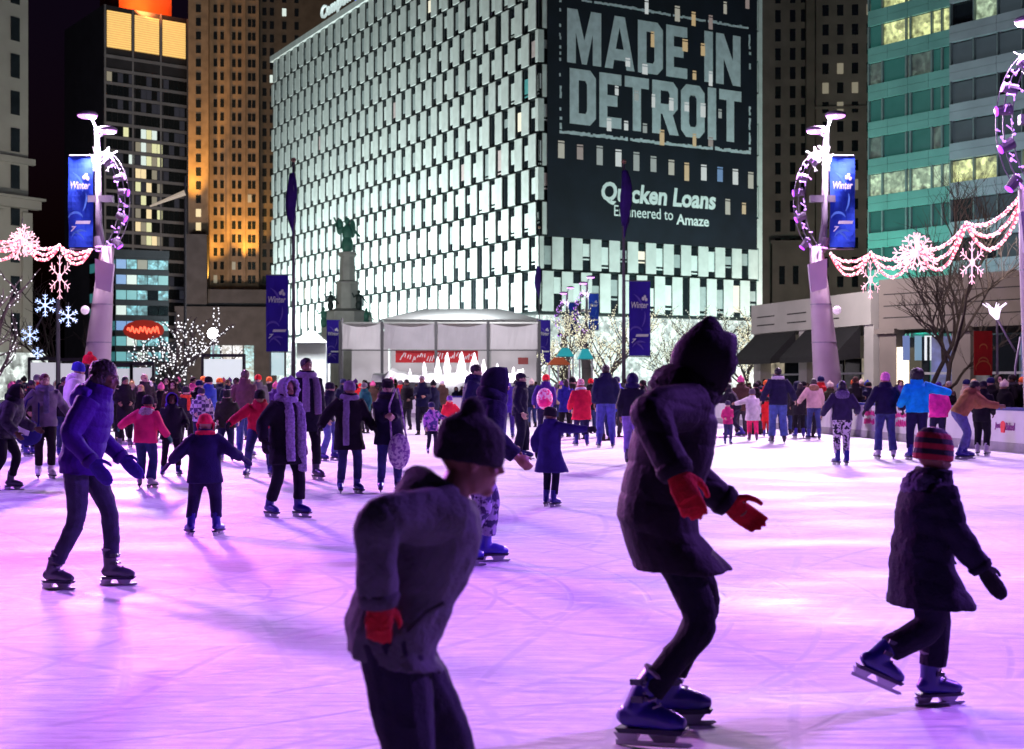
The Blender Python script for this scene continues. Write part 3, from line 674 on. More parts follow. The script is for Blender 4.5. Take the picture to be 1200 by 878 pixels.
def banner(parent, M, w_, h_, cloth, sw, group=None, top=None):
    """a printed winter banner: script word, white snow cap, swirls, small caption bar and a 7"""
    b = MB(M); nx, nz = 6, 16; P = {}
    for i in range(nx + 1):
        for j in range(nz + 1):
            x = -w_/2 + w_*i/nx; z = -h_ * j/nz; P[i, j] = (x, .032 * math.sin(j*.55 + i*.5) + .012 * math.sin(i*1.3 - j*.3), z)
    rr = lambda i, j, o: (P[i, j][0], P[i, j][1] + o, P[i, j][2])
    for i in range(nx):
        for j in range(nz):
            b.face([rr(i, j, 0), rr(i+1, j, 0), rr(i+1, j+1, 0), rr(i, j+1, 0)]); b.face([rr(i, j, .012), rr(i, j+1, .012), rr(i+1, j+1, .012), rr(i+1, j, .012)])
    q = b.build('cloth', cloth, parent)
    M2 = M @ Matrix.Translation((0, -.048, 0))
    b = MB(M2)
    swirl(b, arc_pts(-w_*.1 - w_*.55, -h_*.36, w_*.75, 62, -8), w_*.05); swirl(b, arc_pts(-w_*.75, -h_*.46, w_*1.0, 12, -32), w_*.035)
    swirl(b, arc_pts(-w_*.18, -h_*.70, w_*.30, 170, 20), w_*.05); swirl(b, arc_pts(w_*.05, -h_*.93, w_*.42, 160, 60), w_*.05); swirl(b, arc_pts(-w_*.30, -h_*.97, w_*.5, 85, 20), w_*.04)
    b.build('printed_swirl', sw, q, keep=True)
    b = MB(M2)
    for cx, cz, r_ in ((.16, -.232, .06), (.30, -.245, .055), (.24, -.205, .05)):
        b.ell((cx*w_, -.004, cz*h_), (r_*w_*1.2, .004, r_*w_*1.5), 10, 6)
    b.build('snow_print', white_ink, q)
    text_obj('lettering', 'Winter', M2 @ Matrix.Translation((0, -.012, -h_*.318)), w_*.80, h_*.085, white_ink, q, depth=.003, bold=.02, shear=.2)
    b = MB(M2); b.prism([(-.20*w_, -h_*.745), (.38*w_, -h_*.745), (.42*w_, -h_*.71), (-.16*w_, -h_*.71)], -.016, -.012); b.build('caption_bar', white_ink, q)
    text_obj('lettering', '7', M2 @ Matrix.Translation((-.27*w_, -.012, -h_*.80)), w_*.24, h_*.06, white_ink, q, depth=.003, bold=.03, shear=.3)
    return q
def interp_(ks, t):
    for (a, va), (c, vc) in zip(ks, ks[1:]):
        if t <= c: return va + (vc - va) * (t - a) / (c - a)
    return ks[-1][1]
def lamp_pole(x, d, s, label, with_lights=None, disk=.66):
    """s=+1: ring of fixtures on the right, banner on the left"""
    p = tag(empty('lamp_post', (x, d, 0)), label, 'lamp post', 'white ringed lamp posts round the rink')
    X = lambda v: v * s
    b = MB()
    def ringr(cx, hx, hy, z): return [(cx + hx*math.cos(a), hy*math.sin(a), z) for a in [2*math.pi*k/14 for k in range(14)]]
    b.rings([ringr(X(-.16), .56, .46, -.05), ringr(X(-.02), .47, .40, 2.0), ringr(X(.17), .36, .31, 4.2), ringr(X(.34), .23, .21, 6.2)]); b.build('pylon', pylon_m, p, smooth=True)
    b = MB(); b.tube([(X(.17), 0, 6.0), (X(.05), 0, 7.0), (0, 0, 10.3)], [.15, .12, .085], 10); b.build('pole', post_w, p, smooth=True)
    b = MB(); b.box(min(X(-.3), X(.55)), max(X(-.3), X(.55)), -.1, .1, 7.72, 7.95); b.tube([(X(-.95), 0, 9.32), (0, 0, 9.32)], .03, 6); b.tube([(X(-.95), 0, 6.12), (0, 0, 6.12)], .03, 6); b.build('crossbar', steel_p, p)
    b = MB(); b.prism([(X(.08), 5.75), (X(.72), 5.55), (X(.62), 4.60), (X(.10), 4.75)], -.52, -.36); b.build('panel_box', plaque_m, p)
    b = MB(); b.tube([(0, 0, 10.2), (X(-.12), -.05, 10.5), (X(-.25), -.1, 10.66)], .045, 6); b.tube([(0, 0, 9.95), (X(.2), -.05, 10.02), (X(.33), -.1, 10.12)], .045, 6); b.build('arms', steel_p, p)
    for hx, hz in ((X(-.30), 10.66), (X(.36), 10.14)):
        b = MB(); b.ell((hx, -.12, hz + .05), (.36, .30, .12), 14, 8); h = b.build('lamp_head', fix_m, p, smooth=True)
        b = MB(); b.ell((hx, -.12, hz - .0), (.34, .28, .11), 14, 8); b.build('lens', head_glow, h, smooth=True)
    b = MB()
    for off, ra in ((-.13, .018), (.05, .018), (.2, .014)):
        pts = []
        for k in range(13):
            a = R(78 - k * 13.0); pts.append((X(-.05 + off + .95 * math.cos(a)), -.05 + off * .5, 7.75 + 1.75 * math.sin(a)))
        b.tube(pts, ra, 6)
    b.build('ring_truss', post_w, p, smooth=True)
    for k, (fx, fz, tilt) in enumerate(((.42, 9.10, 40), (.80, 8.55, 15), (.95, 8.05, -10), (.88, 7.2, -30), (.72, 6.30, -50), (.05, 6.35, -80))):
        M = Matrix.Translation((X(fx), -.12, fz)) @ Matrix.Rotation(R(-X(tilt)), 4, 'Y') @ Matrix.Rotation(R(20 + k * 12), 4, 'X')
        b = MB(M); b.tube([(-.19, 0, 0), (.14, 0, 0)], [.11, .15], 12); f = b.build('spot_fixture', fix_m, p, smooth=False)
        b = MB(M @ Matrix.Translation((X(.155) if s > 0 else -.20, 0, 0))); b.ell((0, 0, 0), (.03, .125, .125), 10, 6); b.build('lens', purple_glass if k in (2, 3, 4) else head_glow, f, smooth=True)
    b = MB(); rg = random.Random(5)
    for k in range(16):                                        # twigs of white bulbs on top of the ring
        a = R(rg.uniform(20, 125)); c = Vector((X(rg.uniform(-.1, .5)), -.1, rg.uniform(8.75, 9.3))); e = c + Vector((X(math.cos(a)) * .4, rg.uniform(-.2, .2), math.sin(a) * rg.uniform(.25, .5)))
        b.tube([c, e], [.022, .012], 5)
    b.build('bulb_twigs', bulb_w, p)
    b = MB(); rg = random.Random(9)
    for k in range(34):                                        # little violet lights strung along the ring
        a = R(78 - k * 4.7); rr_ = rg.uniform(.85, 1.2); c = Vector((X(-.05 + rr_ * math.cos(a)), -.18 + rg.uniform(-.1, .1), 7.75 + 1.75 * rr_ ** .3 * math.sin(a))); e = c + Vector((rg.uniform(-.16, .16), 0, rg.uniform(-.16, .16)))
        b.tube([c, e], .016, 4); b.ell(e, (.035,) * 3, 5, 4)
    tag(b.build('violet_lights', violet_b, p), kind='stuff')
    for z_, r0 in ((1.4, .497), (2.9, .425), (4.2, .36)):
        t_ = z_ / 6.2; cx_ = X(interp_([(0, -.16), (2.0, -.02), (4.2, .17), (6.2, .34)], z_)); b = MB(); b.rings([ringr(cx_, r0 + .014, r0 * .86 + .014, z_), ringr(cx_, r0 + .012, r0 * .86 + .012, z_ + .04)]); b.build('panel_joint', steel_p, p)
    b = MB(); b.ell((X(-.25), -.52, 4.0), (.15, .12, .15), 10, 8); b.build('globe', mat('frosted globe', (.7, .6, .7), .4, .05, emit=(1, .75, 1), es=.5), p, smooth=True)
    banner(p, Matrix.Translation((X(-.56), -.02, 9.28)), .85, 3.1, blue_cloth, swirl_ink)
    if with_lights:
        hc, hp, spots = with_lights
        for hx, hz in ((-.30, 10.56), (.36, 10.02)):
            o = lamp('lamp_light', 'AREA', (x + X(hx), d - .12, hz - .13), (x * .3, d * .72 + 6, 0), hp, hc, disk)
        for tx, ty, pw, col, ang in spots:
            lamp('ring_spot_light', 'SPOT', (x + X(1.1), d - .6, 8.0), (tx, ty, 0), pw, col, .9, ang, .9)
    return p
PINKW, VIO, MAG, WHT = (.97, .72, 1.0), (.42, .16, 1.0), (1.0, .13, .92), (.95, .95, 1.0)
lp_l = lamp_pole(-14.2, 45, 1, 'white leaning lamp post with a blue banner on its left, at the left', (PINKW, 3100, [(-6, 30, 20000, MAG, 34), (-3.5, 13, 20000, MAG, 24), (.5, 24, 16000, (1, .76, 1), 40)]))
lp_r = lamp_pole(10.75, 45, -1, 'white leaning lamp post with a blue banner on its right side, before the stone pavilion', (PINKW, 2700, [(5, 38, 18000, MAG, 24), (.5, 33, 18000, MAG, 22), (1.5, 23, 12000, (1, .78, 1), 40)]))
lp_n = lamp_pole(12.75, 31.6, -1, 'nearest white lamp post, half outside the right edge of the picture', ((.80, .46, 1), 1000, [(3.5, 14, 9000, VIO, 50)]))
lp_o = lamp_pole(-15.9, 22, 1, 'white lamp post standing outside the left side of the picture', (VIO, 1500, [(-3.2, 8.8, 15000, MAG, 26), (-1, 6.5, 7000, (.40, .14, 1), 60), (-1.6, 6.9, 7000, (.85, 1, .95), 13)]), 1.4)
lp_p = lamp_pole(15.0, 12, -1, 'white lamp post standing outside the right side of the picture', (VIO, 900, [(.5, 7.0, 12000, (.38, .13, 1), 70)]), 1.2)
far1 = copy_tree(lp_r); far1.location = (6.4, 112, 0); far1['label'] = 'distant white lamp post with a small blue banner, right of the tents'
far2 = copy_tree(lp_r); far2.location = (5.2, 124, 0); far2['label'] = 'most distant white lamp post, its small blue banner the lower of two'
# ================================================================== garlands of bulbs and snowflake lights
rope_halo = mat('red rope light', (.5, .05, .08), .5, .05, emit=(1, .10, .16), es=1.8); bulb_p = mat('pink white bulbs', (.8, .7, .7), .4, .05, emit=(1, .56, .60), es=1.9); flake_p = mat('pink white snowflake tube', (.8, .7, .7), .4, .05, emit=(1, .48, .54), es=1.35); flake_b = mat('pale blue snowflake tube', (.6, .7, .9), .4, .05, emit=(.42, .60, 1), es=1.6)  # the garland rope's red emission stands in for the halo round its bulbs
def garland(label, knots, sags):
    g = tag(empty('light_garland', W(*knots[0])), label, 'light garland', 'pink white light garlands between the lamp posts'); gi = Matrix.Translation(-W(*knots[0]))
    for sg_ in sags:
        rp, bl = MB(gi), MB(gi)
        for a, c in zip(knots, knots[1:]):
            A, C = W(*a), W(*c); n = max(8, int((C - A).length / .12)); pts = []
            for i in range(n + 1):
                t = i / n; q = A.lerp(C, t); q.z -= 4 * t * (1-t) * sg_ * (C - A).length; pts.append(q)
            rp.tube(pts[::2] + ([pts[-1]] if n % 2 else []), .040, 5)
            for q in pts: bl.ell(q + Vector((rnd.uniform(-.02, .02), -.04, rnd.uniform(-.03, .03))), (.043, .043, .05), 6, 4)
        r_ = rp.build('rope', rope_halo, g); tag(bl.build('bulbs', bulb_p, r_), kind='stuff')
    return g
garland('sagging triple garland of pink white bulbs rising to the right', [(973, 298, 45), (1020, 297, 42.5), (1075, 288, 39.5), (1132, 262, 36), (1206, 214, 32)], (.10, .19, .28))
garland('sagging triple garland of pink white bulbs running off the left edge', [(107, 292, 45), (70, 288, 43), (26, 280, 41), (-30, 262, 38)], (.10, .19, .28))
def snowflake(name, px, py, d, rpx, m, label, group, burst=False, tall=1.0):
    c = W(px, py, d); r = rpx * d / FPX; o = tag(empty(name, c), label, 'snowflake light', group); rg = random.Random(int(px))
    n = 17 if burst else 6
    for k in range(n):
        a = R(90 + 360 * k / n + (rg.uniform(-8, 8) if burst else 0)); L = r * (rg.uniform(.75, 1.15) if burst else 1); dv = Vector((math.cos(a), rg.uniform(-.5, .5) if burst else 0, math.sin(a) * tall))
        b = MB(); b.tube([dv * .05, dv * L], r * (.04 if burst else .045), 5)
        for f in (.5, .78):
            for sg_ in (-1, 1):
                e = Vector((math.cos(a + sg_ * .9), 0, math.sin(a + sg_ * .9) * tall)); b.tube([dv * L * f, dv * L * f + e * L * .28], r * .032, 5)
        b.build('arm', m, o)
    b = MB(); b.ell((0, -.03, 0), (r * .2, r * .1, r * .2 * tall), 8, 6); b.build('hub', m, o)
    b = MB(); b.tube([(0, .02, r * .9 * tall), (0, .02, r * 1.4 * tall)], .012, 5); b.build('hanger', steel, o)
    return o
gf = 'snowflake lights hung on the garlands'
snowflake('snowflake_light', 1074, 297, 39.4, 23, flake_p, 'large bursting pink white snowflake on the right garland', gf, True)
snowflake('snowflake_light', 26, 284, 40.9, 20, flake_p, 'large bursting pink white snowflake on the left garland', gf, True)
snowflake('snowflake_light', 1020, 328, 42.4, 12, flake_p, 'small hanging snowflake under the right garland, nearest the lamp post', gf, False, 1.9)
snowflake('snowflake_light', 1139, 308, 35.9, 15, flake_p, 'hanging snowflake under the right garland, nearest the right edge', gf, False, 1.7)
snowflake('snowflake_light', 70, 325, 42.9, 13, flake_p, 'small hanging snowflake under the left garland', gf, False, 2.0)
# thin dark street post with pale blue snowflakes
gp = W(68, 452, 48); pst = tag(empty('snowflake_post', (gp.x, 48, 0)), 'thin dark street post carrying pale blue snowflake lights at the left', 'lamp post')
b = MB(); b.tube([(0, 0, 0), (0, 0, 4.6)], [.09, .07], 8); b.build('pole', steel, pst); b = MB(); b.tube([(-1.1, 0, 3.0), (-.5, 0, 4.1), (0, 0, 4.4), (.4, 0, 3.9)], .03, 6); b.build('bracket', steel, pst)
gfb = 'pale blue snowflake lights on the thin street post'
for px, py, r_, lb_ in ((53, 358, 13, 'pale blue snowflake light, highest beside the thin street post'), (80, 371, 12, 'pale blue snowflake light on the right of the thin street post'), (35, 393, 11, 'pale blue snowflake light left of the thin street post'), (44, 414, 7, 'smallest pale blue snowflake light, low beside the corner shop')):
    snowflake('snowflake_light', px, py, 47.8, r_, flake_b, lb_, gfb)
# ================================================================== bare trees, some wrapped in lights
bark = mat('dark bark', (.06, .045, .04), .9, .3, 6, .5, 20); bark_g = mat('grey bark', (.15, .12, .12), .9, .3, 6, .5, 20)
def bare_tree(base, h, spread, seed, label, group, bm_=bark, bulbs=None, bsize=.05, bstep=.2, levels=4, trunk_r=.16, fork=.3, upright=.5, trunkf=.5, n0=6, lf=(.48, .72)):
    rg = random.Random(seed); t = tag(empty('bare_tree', base), label, 'tree', group)
    tr, lm, bl = MB(), MB(), MB()
    def limb(p, d, L, r, lv):
        n = 5; pts = [p]; q = p.copy(); dd = d.copy()
        for i in range(n):
            dd = (dd + Vector((rg.gauss(0, .16), rg.gauss(0, .16), rg.gauss(.05, .1)))).normalized(); q = q + dd * L / n; pts.append(q.copy())
        (tr if lv == 0 else lm).tube(pts, [r * (1 - .13 * i) for i in range(n + 1)], 7 if lv < 2 else 4)
        if bulbs:
            for a, c in zip(pts, pts[1:]):
                k = max(1, int((c - a).length / bstep))
                for i in range(k):
                    o = Vector((rg.gauss(0, 1), rg.gauss(0, 1), rg.gauss(0, 1))).normalized() * (r + bsize * .6)
                    bl.ell(a.lerp(c, i / k) + o, (bsize,) * 3, 5, 4)
        if lv >= levels: return
        nb = {0: n0, 1: 5, 2: 4, 3: 3}.get(lv, 3)
        for i in range(nb):
            f = rg.uniform(.35, 1.0) if lv else fork + (1 - fork) * (i + rg.random()) / nb
            k = min(n - 1, int(f * n)); s = pts[k].lerp(pts[k + 1], f * n - k if f < 1 else 1)
            az = 2 * math.pi * (i / nb + rg.random() * .3); side = Vector((math.cos(az), math.sin(az), 0))
            nd = (dd * upright + side * rg.uniform(.5, 1.0) * spread + Vector((0, 0, .25))).normalized()
            limb(s, nd, L * (rg.uniform(*lf) if lv else rg.uniform(.9, 1.2) * (.5 / trunkf) * .62), max(.008, r * .52), lv + 1)
    limb(Vector((0, 0, -.1)), Vector((0, 0, 1)), h * trunkf, trunk_r, 0)
    tr.build('trunk', bm_, t, smooth=True); lm.build('branches', bm_, t)
    if bulbs: tag(bl.build('light_bulbs', bulbs, t), kind='stuff')
    return t
tw_cool = mat('cool tree bulbs', (.8, .8, .8), .4, .05, emit=(.95, .95, 1), es=1.7); tw_warm = mat('warm tree bulbs', (.8, .8, .7), .4, .05, emit=(1, .96, .66), es=1.0); tw_green = mat('pale green tree bulbs', (.8, .8, .7), .4, .05, emit=(.86, 1, .8), es=.8)
gt = 'bare street trees wound with tiny lights'
def base_at(px, d): q = W(px, 452, d); q.z = 0; return q
bare_tree(base_at(215, 64), 9.6, 1.1, 11, 'bare tree wound with bright white lights left of the flagpole', gt, bark_g, tw_cool, .036, .15, 2, fork=.3, upright=.6, trunkf=.24, n0=13, lf=(.30, .5))
bare_tree(base_at(-20, 46), 6.8, 1.1, 4, 'bare tree with white light strings leaning in at the left edge', gt, bark_g, tw_cool, .022, .3, 2, fork=.3)
for px, d_, h_, sd_, m_, lb_ in ((620, 100, 7.5, 21, tw_cool, 'small whitish lit tree beside the tents'), (657, 98, 9.6, 22, tw_warm, 'lit tree behind the turquoise kiosk'), (706, 93, 11, 23, tw_warm, 'lit tree left of the right flagpole'), (782, 92, 9.5, 24, tw_green, 'pale green lit tree right of the violet banner'), (830, 96, 10.8, 25, tw_green, 'pale green lit tree behind the hooded woman'), (872, 88, 9.8, 26, tw_warm, 'warm lit tree beside the pavilion awning')):
    bare_tree(base_at(px, d_), h_, .95, sd_, lb_, gt, bark_g, m_, .040, .24, 3, fork=.2, trunkf=.32, n0=9, lf=(.4, .6))
bare_tree(base_at(1104, 54), 8.6, 1.0, 31, 'dark bare tree without lights before the pavilion', 'bare street trees without lights', bark, None, levels=4, trunk_r=.14, fork=.3, upright=.8)
bare_tree(base_at(1085, 58), 12.0, .75, 32, 'tall thin dark bare tree with twigs across the glass building', 'bare street trees without lights', bark, None, levels=4, trunk_r=.13, fork=.45, upright=.9)
bare_tree(base_at(100, 70), 8.4, .9, 35, 'dark bare tree behind the left lamp post', 'bare street trees without lights', bark, None, levels=3, trunk_r=.15)
# ================================================================== flagpoles, banners on poles
flag_m = mat('purple flag cloth', (.05, .015, .22), .8, .2, 1.5)
def flagpole(px, ytop, d, flag, label, bside, by=None, radius=.11):
    x = W(px, 452, d).x; zt = Z(ytop, d); p = tag(empty('flagpole', (x, d, 0)), label, 'flagpole', 'flagpoles beyond the rink')
    b = MB(); b.tube([(0, 0, 0), (0, 0, zt)], [radius, radius * .6], 10); b.build('pole', post_w, p, smooth=True)
    b = MB(); b.ell((0, 0, zt + .1), (.13, .13, .13), 10, 8); b.build('finial', mat('finial gold', (.5, .3, .2), .4, .1), p, smooth=True)
    if flag:
        w_, h_, zf = flag; b = MB(); rs_ = []
        for j in range(9):
            t = j / 8; ww = w_ * (.25 + .75 * math.sin(math.pi * min(1, t * 1.0 + .08)) ** .8) * (1 if t < .8 else 1 - (t - .8) * 2.5); z = zf - h_ * t; cx = bside * ww * .22
            rs_.append([(cx + ww/2 * math.cos(a) * (1 + .25 * math.sin(3*a + j)), .12 * math.sin(a) * (1 + .4 * math.sin(4*a + j)), z) for a in [2*math.pi*k/14 for k in range(14)]])
        b.rings(rs_); b.build('flag', flag_m, p, smooth=True)
    if by:
        x0, x1, y0, y1 = by; k = d / FPX; zt_, zb_ = Z(y0, d), Z(y1, d); cx = (x0 + x1) / 2 * k - px * k
        b = MB(); a = cx + (x1 - x0) * k / 2 * (1 if cx > 0 else -1)
        for z in (zt_ + .03, zb_ - .03): b.tube([(0, 0, z), (a, 0, z)], .03, 6)
        b.build('banner_arms', post_w, p); banner(p, Matrix.Translation((cx, -.05, zt_)), (x1 - x0) * k, zt_ - zb_, purple_cloth, viol_swirl)
    return p
flagpole(344, 190, 66, (.52, 3.2, Z(203, 66)), 'white flagpole with a limp purple flag and a violet banner on its left', -1, (312, 338, 323, 412))
flagpole(731, 192, 66, (.56, 3.4, Z(200, 66)), 'white flagpole with a limp purple flag and a violet banner on its right', 1, (737, 762, 330, 417))
flagpole(632, 268, 120, (.55, 3.0, Z(312, 120)), 'thin distant flagpole with a dark flag at the corner of the office block', -1, None, .06)
for px, x0, x1, lb_ in ((401, 383, 399, 'slim pole with a small dark violet banner left of the white tent'), (629.5, 631, 645, 'slim pole with a small dark violet banner right of the white tent')):
    d = 96; x = W(px, 452, d).x; p = tag(empty('banner_pole', (x, d, 0)), lb_, 'banner pole', 'slim banner poles beside the tent'); k = d / FPX
    b = MB(); b.tube([(0, 0, 0), (0, 0, Z(373, d))], .07, 8); b.build('pole', steel_p, p)
    banner(p, Matrix.Translation((((x0 + x1)/2 - px) * k, -.05, Z(375, d))), (x1 - x0) * k, 51 * k, purple_cloth, viol_swirl)
# ================================================================== white tents, fountain, booths
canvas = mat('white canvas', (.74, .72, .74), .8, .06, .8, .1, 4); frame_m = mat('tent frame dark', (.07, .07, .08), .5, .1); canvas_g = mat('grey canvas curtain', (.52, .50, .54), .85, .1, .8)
dt = 86; kt = dt / FPX; tx = [(p - 600) * kt for p in (399, 448, 511, 572, 632)]; zt, zr = Z(379, dt), Z(410, dt)
tent = tag(empty('white_tent', (tx[2], dt, 0)), 'long white frame tent of four bays behind the fountain', 'tent'); TI2 = Matrix.Translation((-tx[2], -dt, 0))
for i in range(4):
    x0, x1 = tx[i] + .12, tx[i+1] - .12; b = MB(TI2); n = 8
    for k in range(n):
        xa, xb = x0 + (x1-x0)*k/n, x0 + (x1-x0)*(k+1)/n; sa = .25 * math.sin(math.pi*k/n); sb = .25 * math.sin(math.pi*(k+1)/n)
        b.face([(xa, dt, zr + .05), (xb, dt, zr + .05), (xb, dt - .12 * math.sin(k), zt - sb), (xa, dt - .12 * math.sin(k-1), zt - sa)])
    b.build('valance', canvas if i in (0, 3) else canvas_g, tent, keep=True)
b = MB(TI2)
for i in range(4): b.box(tx[i] + .1, tx[i+1] - .1, dt + 5.2, dt + 5.25, 0, zt - .3)
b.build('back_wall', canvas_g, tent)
b = MB(TI2); b.rings([[(tx[0], dt + .05, zt - .02), (tx[0], dt + 2.8, zt + .22), (tx[0], dt + 5.4, zt - .02)], [(tx[4], dt + .05, zt - .02), (tx[4], dt + 2.8, zt + .22), (tx[4], dt + 5.4, zt - .02)]]); b.build('roof', canvas, tent)
for x in tx:
    b = MB(TI2); b.box(x - .09, x + .09, dt - .22, dt - .04, 0, zt + .15); b.build('post', frame_m, tent)
b = MB(TI2); b.box(tx[0], tx[4], dt - .2, dt - .1, zr - .07, zr); b.build('rail', frame_m, tent)
b = MB(TI2); x0, x1 = (463 - 600) * kt, (560 - 600) * kt; b.box(x0, x1, dt + .3, dt + .36, Z(425, dt), Z(411, dt)); rb = b.build('red_sign', mat('red sign cloth', (.55, .02, .03), .7, .15, 1.5), tent)
b = MB(TI2); rg = random.Random(2)
for k in range(30):
    x = x0 + .3 + k * (x1 - x0 - .6) / 30; z = Z(418, dt) + .12 * math.sin(k * .9); b.tube([(x, dt + .27, z - rg.uniform(.05, .22)), (x + rg.uniform(.02, .16), dt + .27, z + rg.uniform(.05, .22))], .035, 4)
b.build('lettering', white_ink, rb)
b = MB(TI2); b.box((607 - 600) * kt, (619 - 600) * kt, dt + .3, dt + .36, Z(427, dt), Z(419, dt)); b.build('small_sign', mat('brown red sign', (.3, .06, .06), .7, .15, 1.5), tent)
for i in range(4): lamp('tent_light', 'AREA', ((tx[i] + tx[i+1]) / 2, dt + 2.4, zt - .5), ((tx[i] + tx[i+1]) / 2, dt + 3.4, 0), 90, (1, .95, .95), 1.5)
lamp('stage_light', 'AREA', (-5, 72, 7.0), (-5, 86, 3.5), 1300, (1, .93, 1), 2.0)
lamp('stage_light', 'AREA', (-1, 98, 11), (-6, 90, 5), 2200, (1, 1, 1), 2.5)
# pointed white marquees behind
def marquee(px0, px1, ytop, yeave, d, label):
    k = d / FPX; x0, x1 = (px0 - 600) * k, (px1 - 600) * k; cx = (x0 + x1) / 2; hw = (x1 - x0) / 2
    m = tag(empty('marquee', (cx, d, 0)), label, 'tent', 'white marquees on the plaza'); ze, zp = Z(yeave, d), Z(ytop, d); dp = min(hw, 5)
    b = MB(); b.frustum((0, 0, ze), (0, 0, zp), (hw, dp), (hw * .5 if hw > 3 else .05, .05)); b.build('roof', canvas, m)
    b = MB(); b.box(-hw + .05, hw - .05, dp * .6, dp * .62, 0, ze - .003); b.build('wall', canvas, m)
    for sx in (-1, 1):
        b = MB(); b.box(sx * hw - .06, sx * hw + .06, -dp, -dp + .12, 0, ze - .002); b.build('post', post_w, m)
    lamp('marquee_light', 'AREA', (cx, d - dp - 1.5, ze + 1), (cx, d + dp, ze * .5), 800, (.9, 1, 1), 1.0)
    return m
marquee(345, 386, 386, 402, 104, 'white marquee left of the monument'); marquee(452, 632, 362, 378, 106, 'wide white marquee roof glowing behind the frame tent')
# fountain
water = mat('white water spray', (.90, .90, .92), .35, .05, 3, .6, 12, trans=.0)
fd = 70; kf = fd / FPX; fx = (528 - 600) * kf; ft = tag(empty('fountain', (fx, fd, 0)), 'fountain of white water jets in a dark raised basin before the tents', 'fountain')
b = MB(); b.box(-4.2, 4.0, -2.0, 2.0, 0, 1.62); b.build('basin', mat('black granite', (.02, .02, .024), .3, .2, 4), ft)
rg = random.Random(8)
b = MB(); n = 26; rs_ = []
for k in range(n + 1):
    x = -4.1 + 8.0 * k / n; h = .25 + .3 * rg.random(); rs_.append([(x, -1.7, 1.63), (x, -.9 + .2 * rg.random(), 1.7 + h), (x, .9, 1.75 + h * 1.2), (x, 1.7, 1.63)])
b.rings(rs_); b.build('foam', water, ft)
for px, py, wpx in ((497, 424, 7), (513, 418, 8), (524, 413, 8), (541, 412, 12), (556, 413, 13), (567, 421, 9), (583, 426, 8), (480, 432, 6), (602, 430, 6)):
    x = (px - 600) * kf - fx; zt_ = Z(py, fd); w_ = wpx * kf * .6; b = MB(); rs_ = []
    if x > 4.0: x = 3.7
    for j in range(9):
        t = j / 8; r_ = w_ * (1 - t) ** .8 * (1 + .25 * rg.uniform(-1, 1)) + .03; rs_.append([(x + r_ * math.cos(a) * (1 + .2 * rg.uniform(-1, 1)), r_ * math.sin(a), 1.65 + (zt_ - 1.65) * t) for a in [2*math.pi*k/9 for k in range(9)]])
    b.rings(rs_); b.build('jet', water, ft, smooth=True)
lamp('fountain_light', 'AREA', (fx, fd - 3.2, 2.4), (fx, fd, 2.6), 480, (1, .92, 1), 2.0); lamp('fountain_light', 'AREA', (fx + 2.5, fd - 3.2, 2.4), (fx + 2.5, fd, 2.6), 380, (1, .92, 1), 2.0)
# white projection screen and booths on the left
def panel_thing(name, px0, px1, py0, py1, d, m, label, cat, group=None, framed=True):
    k = d / FPX; cx = ((px0 + px1)/2 - 600) * k; o = tag(empty(name, (cx, d, 0)), label, cat, group); hw = (px1 - px0) * k / 2; z0, z1 = Z(py1, d), Z(py0, d)
    b = MB(); b.box(-hw, hw, 0, .12, z0, z1); b.build('panel', m, o)
    b = MB(); b.box(-hw - .12, -hw - .01, -.05, .2, 0, z1 + .1); b.box(hw + .01, hw + .12, -.05, .2, 0, z1 + .1); b.box(-hw - .12, hw + .12, -.05, .2, z1 + .101, z1 + .25); b.build('frame', frame_m, o)
    return o
scr = mat('lit white screen', (.8, .8, .8), .6, .03, 2, emit=(.86, .95, 1), es=.75)
panel_thing('projection_screen', 239, 284, 421, 450, 62, scr, 'large white lit screen on a dark frame above the crowd', 'screen')
scr2 = mat('lit booth front', (.8, .8, .8), .6, .2, .8, emit=(.9, .92, 1), es=.5)
for px0, px1, py0, lb_ in ((36, 66, 425, 'white lit booth front left of the thin street post'), (71, 94, 426, 'white lit booth front right of the thin street post'), (136, 152, 432, 'narrow white lit booth front behind the dark coated woman'), (156, 178, 431, 'white lit booth front beneath the lit bare tree')):
    panel_thing('booth', px0, px1, py0, 462, 60, scr2, lb_, 'booth', 'white lit booths on the left')
b = panel_thing('info_board', 318, 333, 400, 440, 90, mat('pale cyan lit board', (.6, .7, .7), .6, .2, 1, emit=(.6, .9, .95), es=.4), 'pale cyan information board under the left violet banner', 'sign')
# bright work lamp on a mast and cobra street lamp
mp_ = W(250, 391, 84); ml = tag(empty('mast_light', (mp_.x, 84, 0)), 'glaring white floodlight on a mast right of the lit bare tree', 'lamp')
b = MB(); b.tube([(0, 0, 0), (0, 0, mp_.z)], .07, 8); b.build('mast', steel, ml); b = MB(); b.ell((0, -.1, mp_.z), (.36, .2, .36), 14, 10); b.build('lamp_head', mat('glaring lamp', (1, 1, 1), .4, 0, emit=(.92, .95, 1), es=14), ml, smooth=True)
lamp('mast_light_beam', 'POINT', (mp_.x, 83.4, mp_.z), (0, 0, 0), 900, (.92, .95, 1), .4)
q = W(217, 206, 92); cb = tag(empty('street_lamp', (q.x, 92, 0)), 'tall thin street lamp with one long lit arm pointing left', 'street lamp')
b = MB(); b.tube([(0, 0, 0), (0, 0, q.z)], [.12, .07], 8); b.build('pole', steel, cb); e = W(217, 226, 92).z; e2 = W(176, 242, 92)
b = MB(); b.tube([(0, -.05, e), (e2.x - q.x, -.05, e2.z)], [.2, .06], 8); b.build('arm', mat('lit lamp arm', (.5, .45, .4), .5, .1, emit=(1, .8, .6), es=.35), cb)
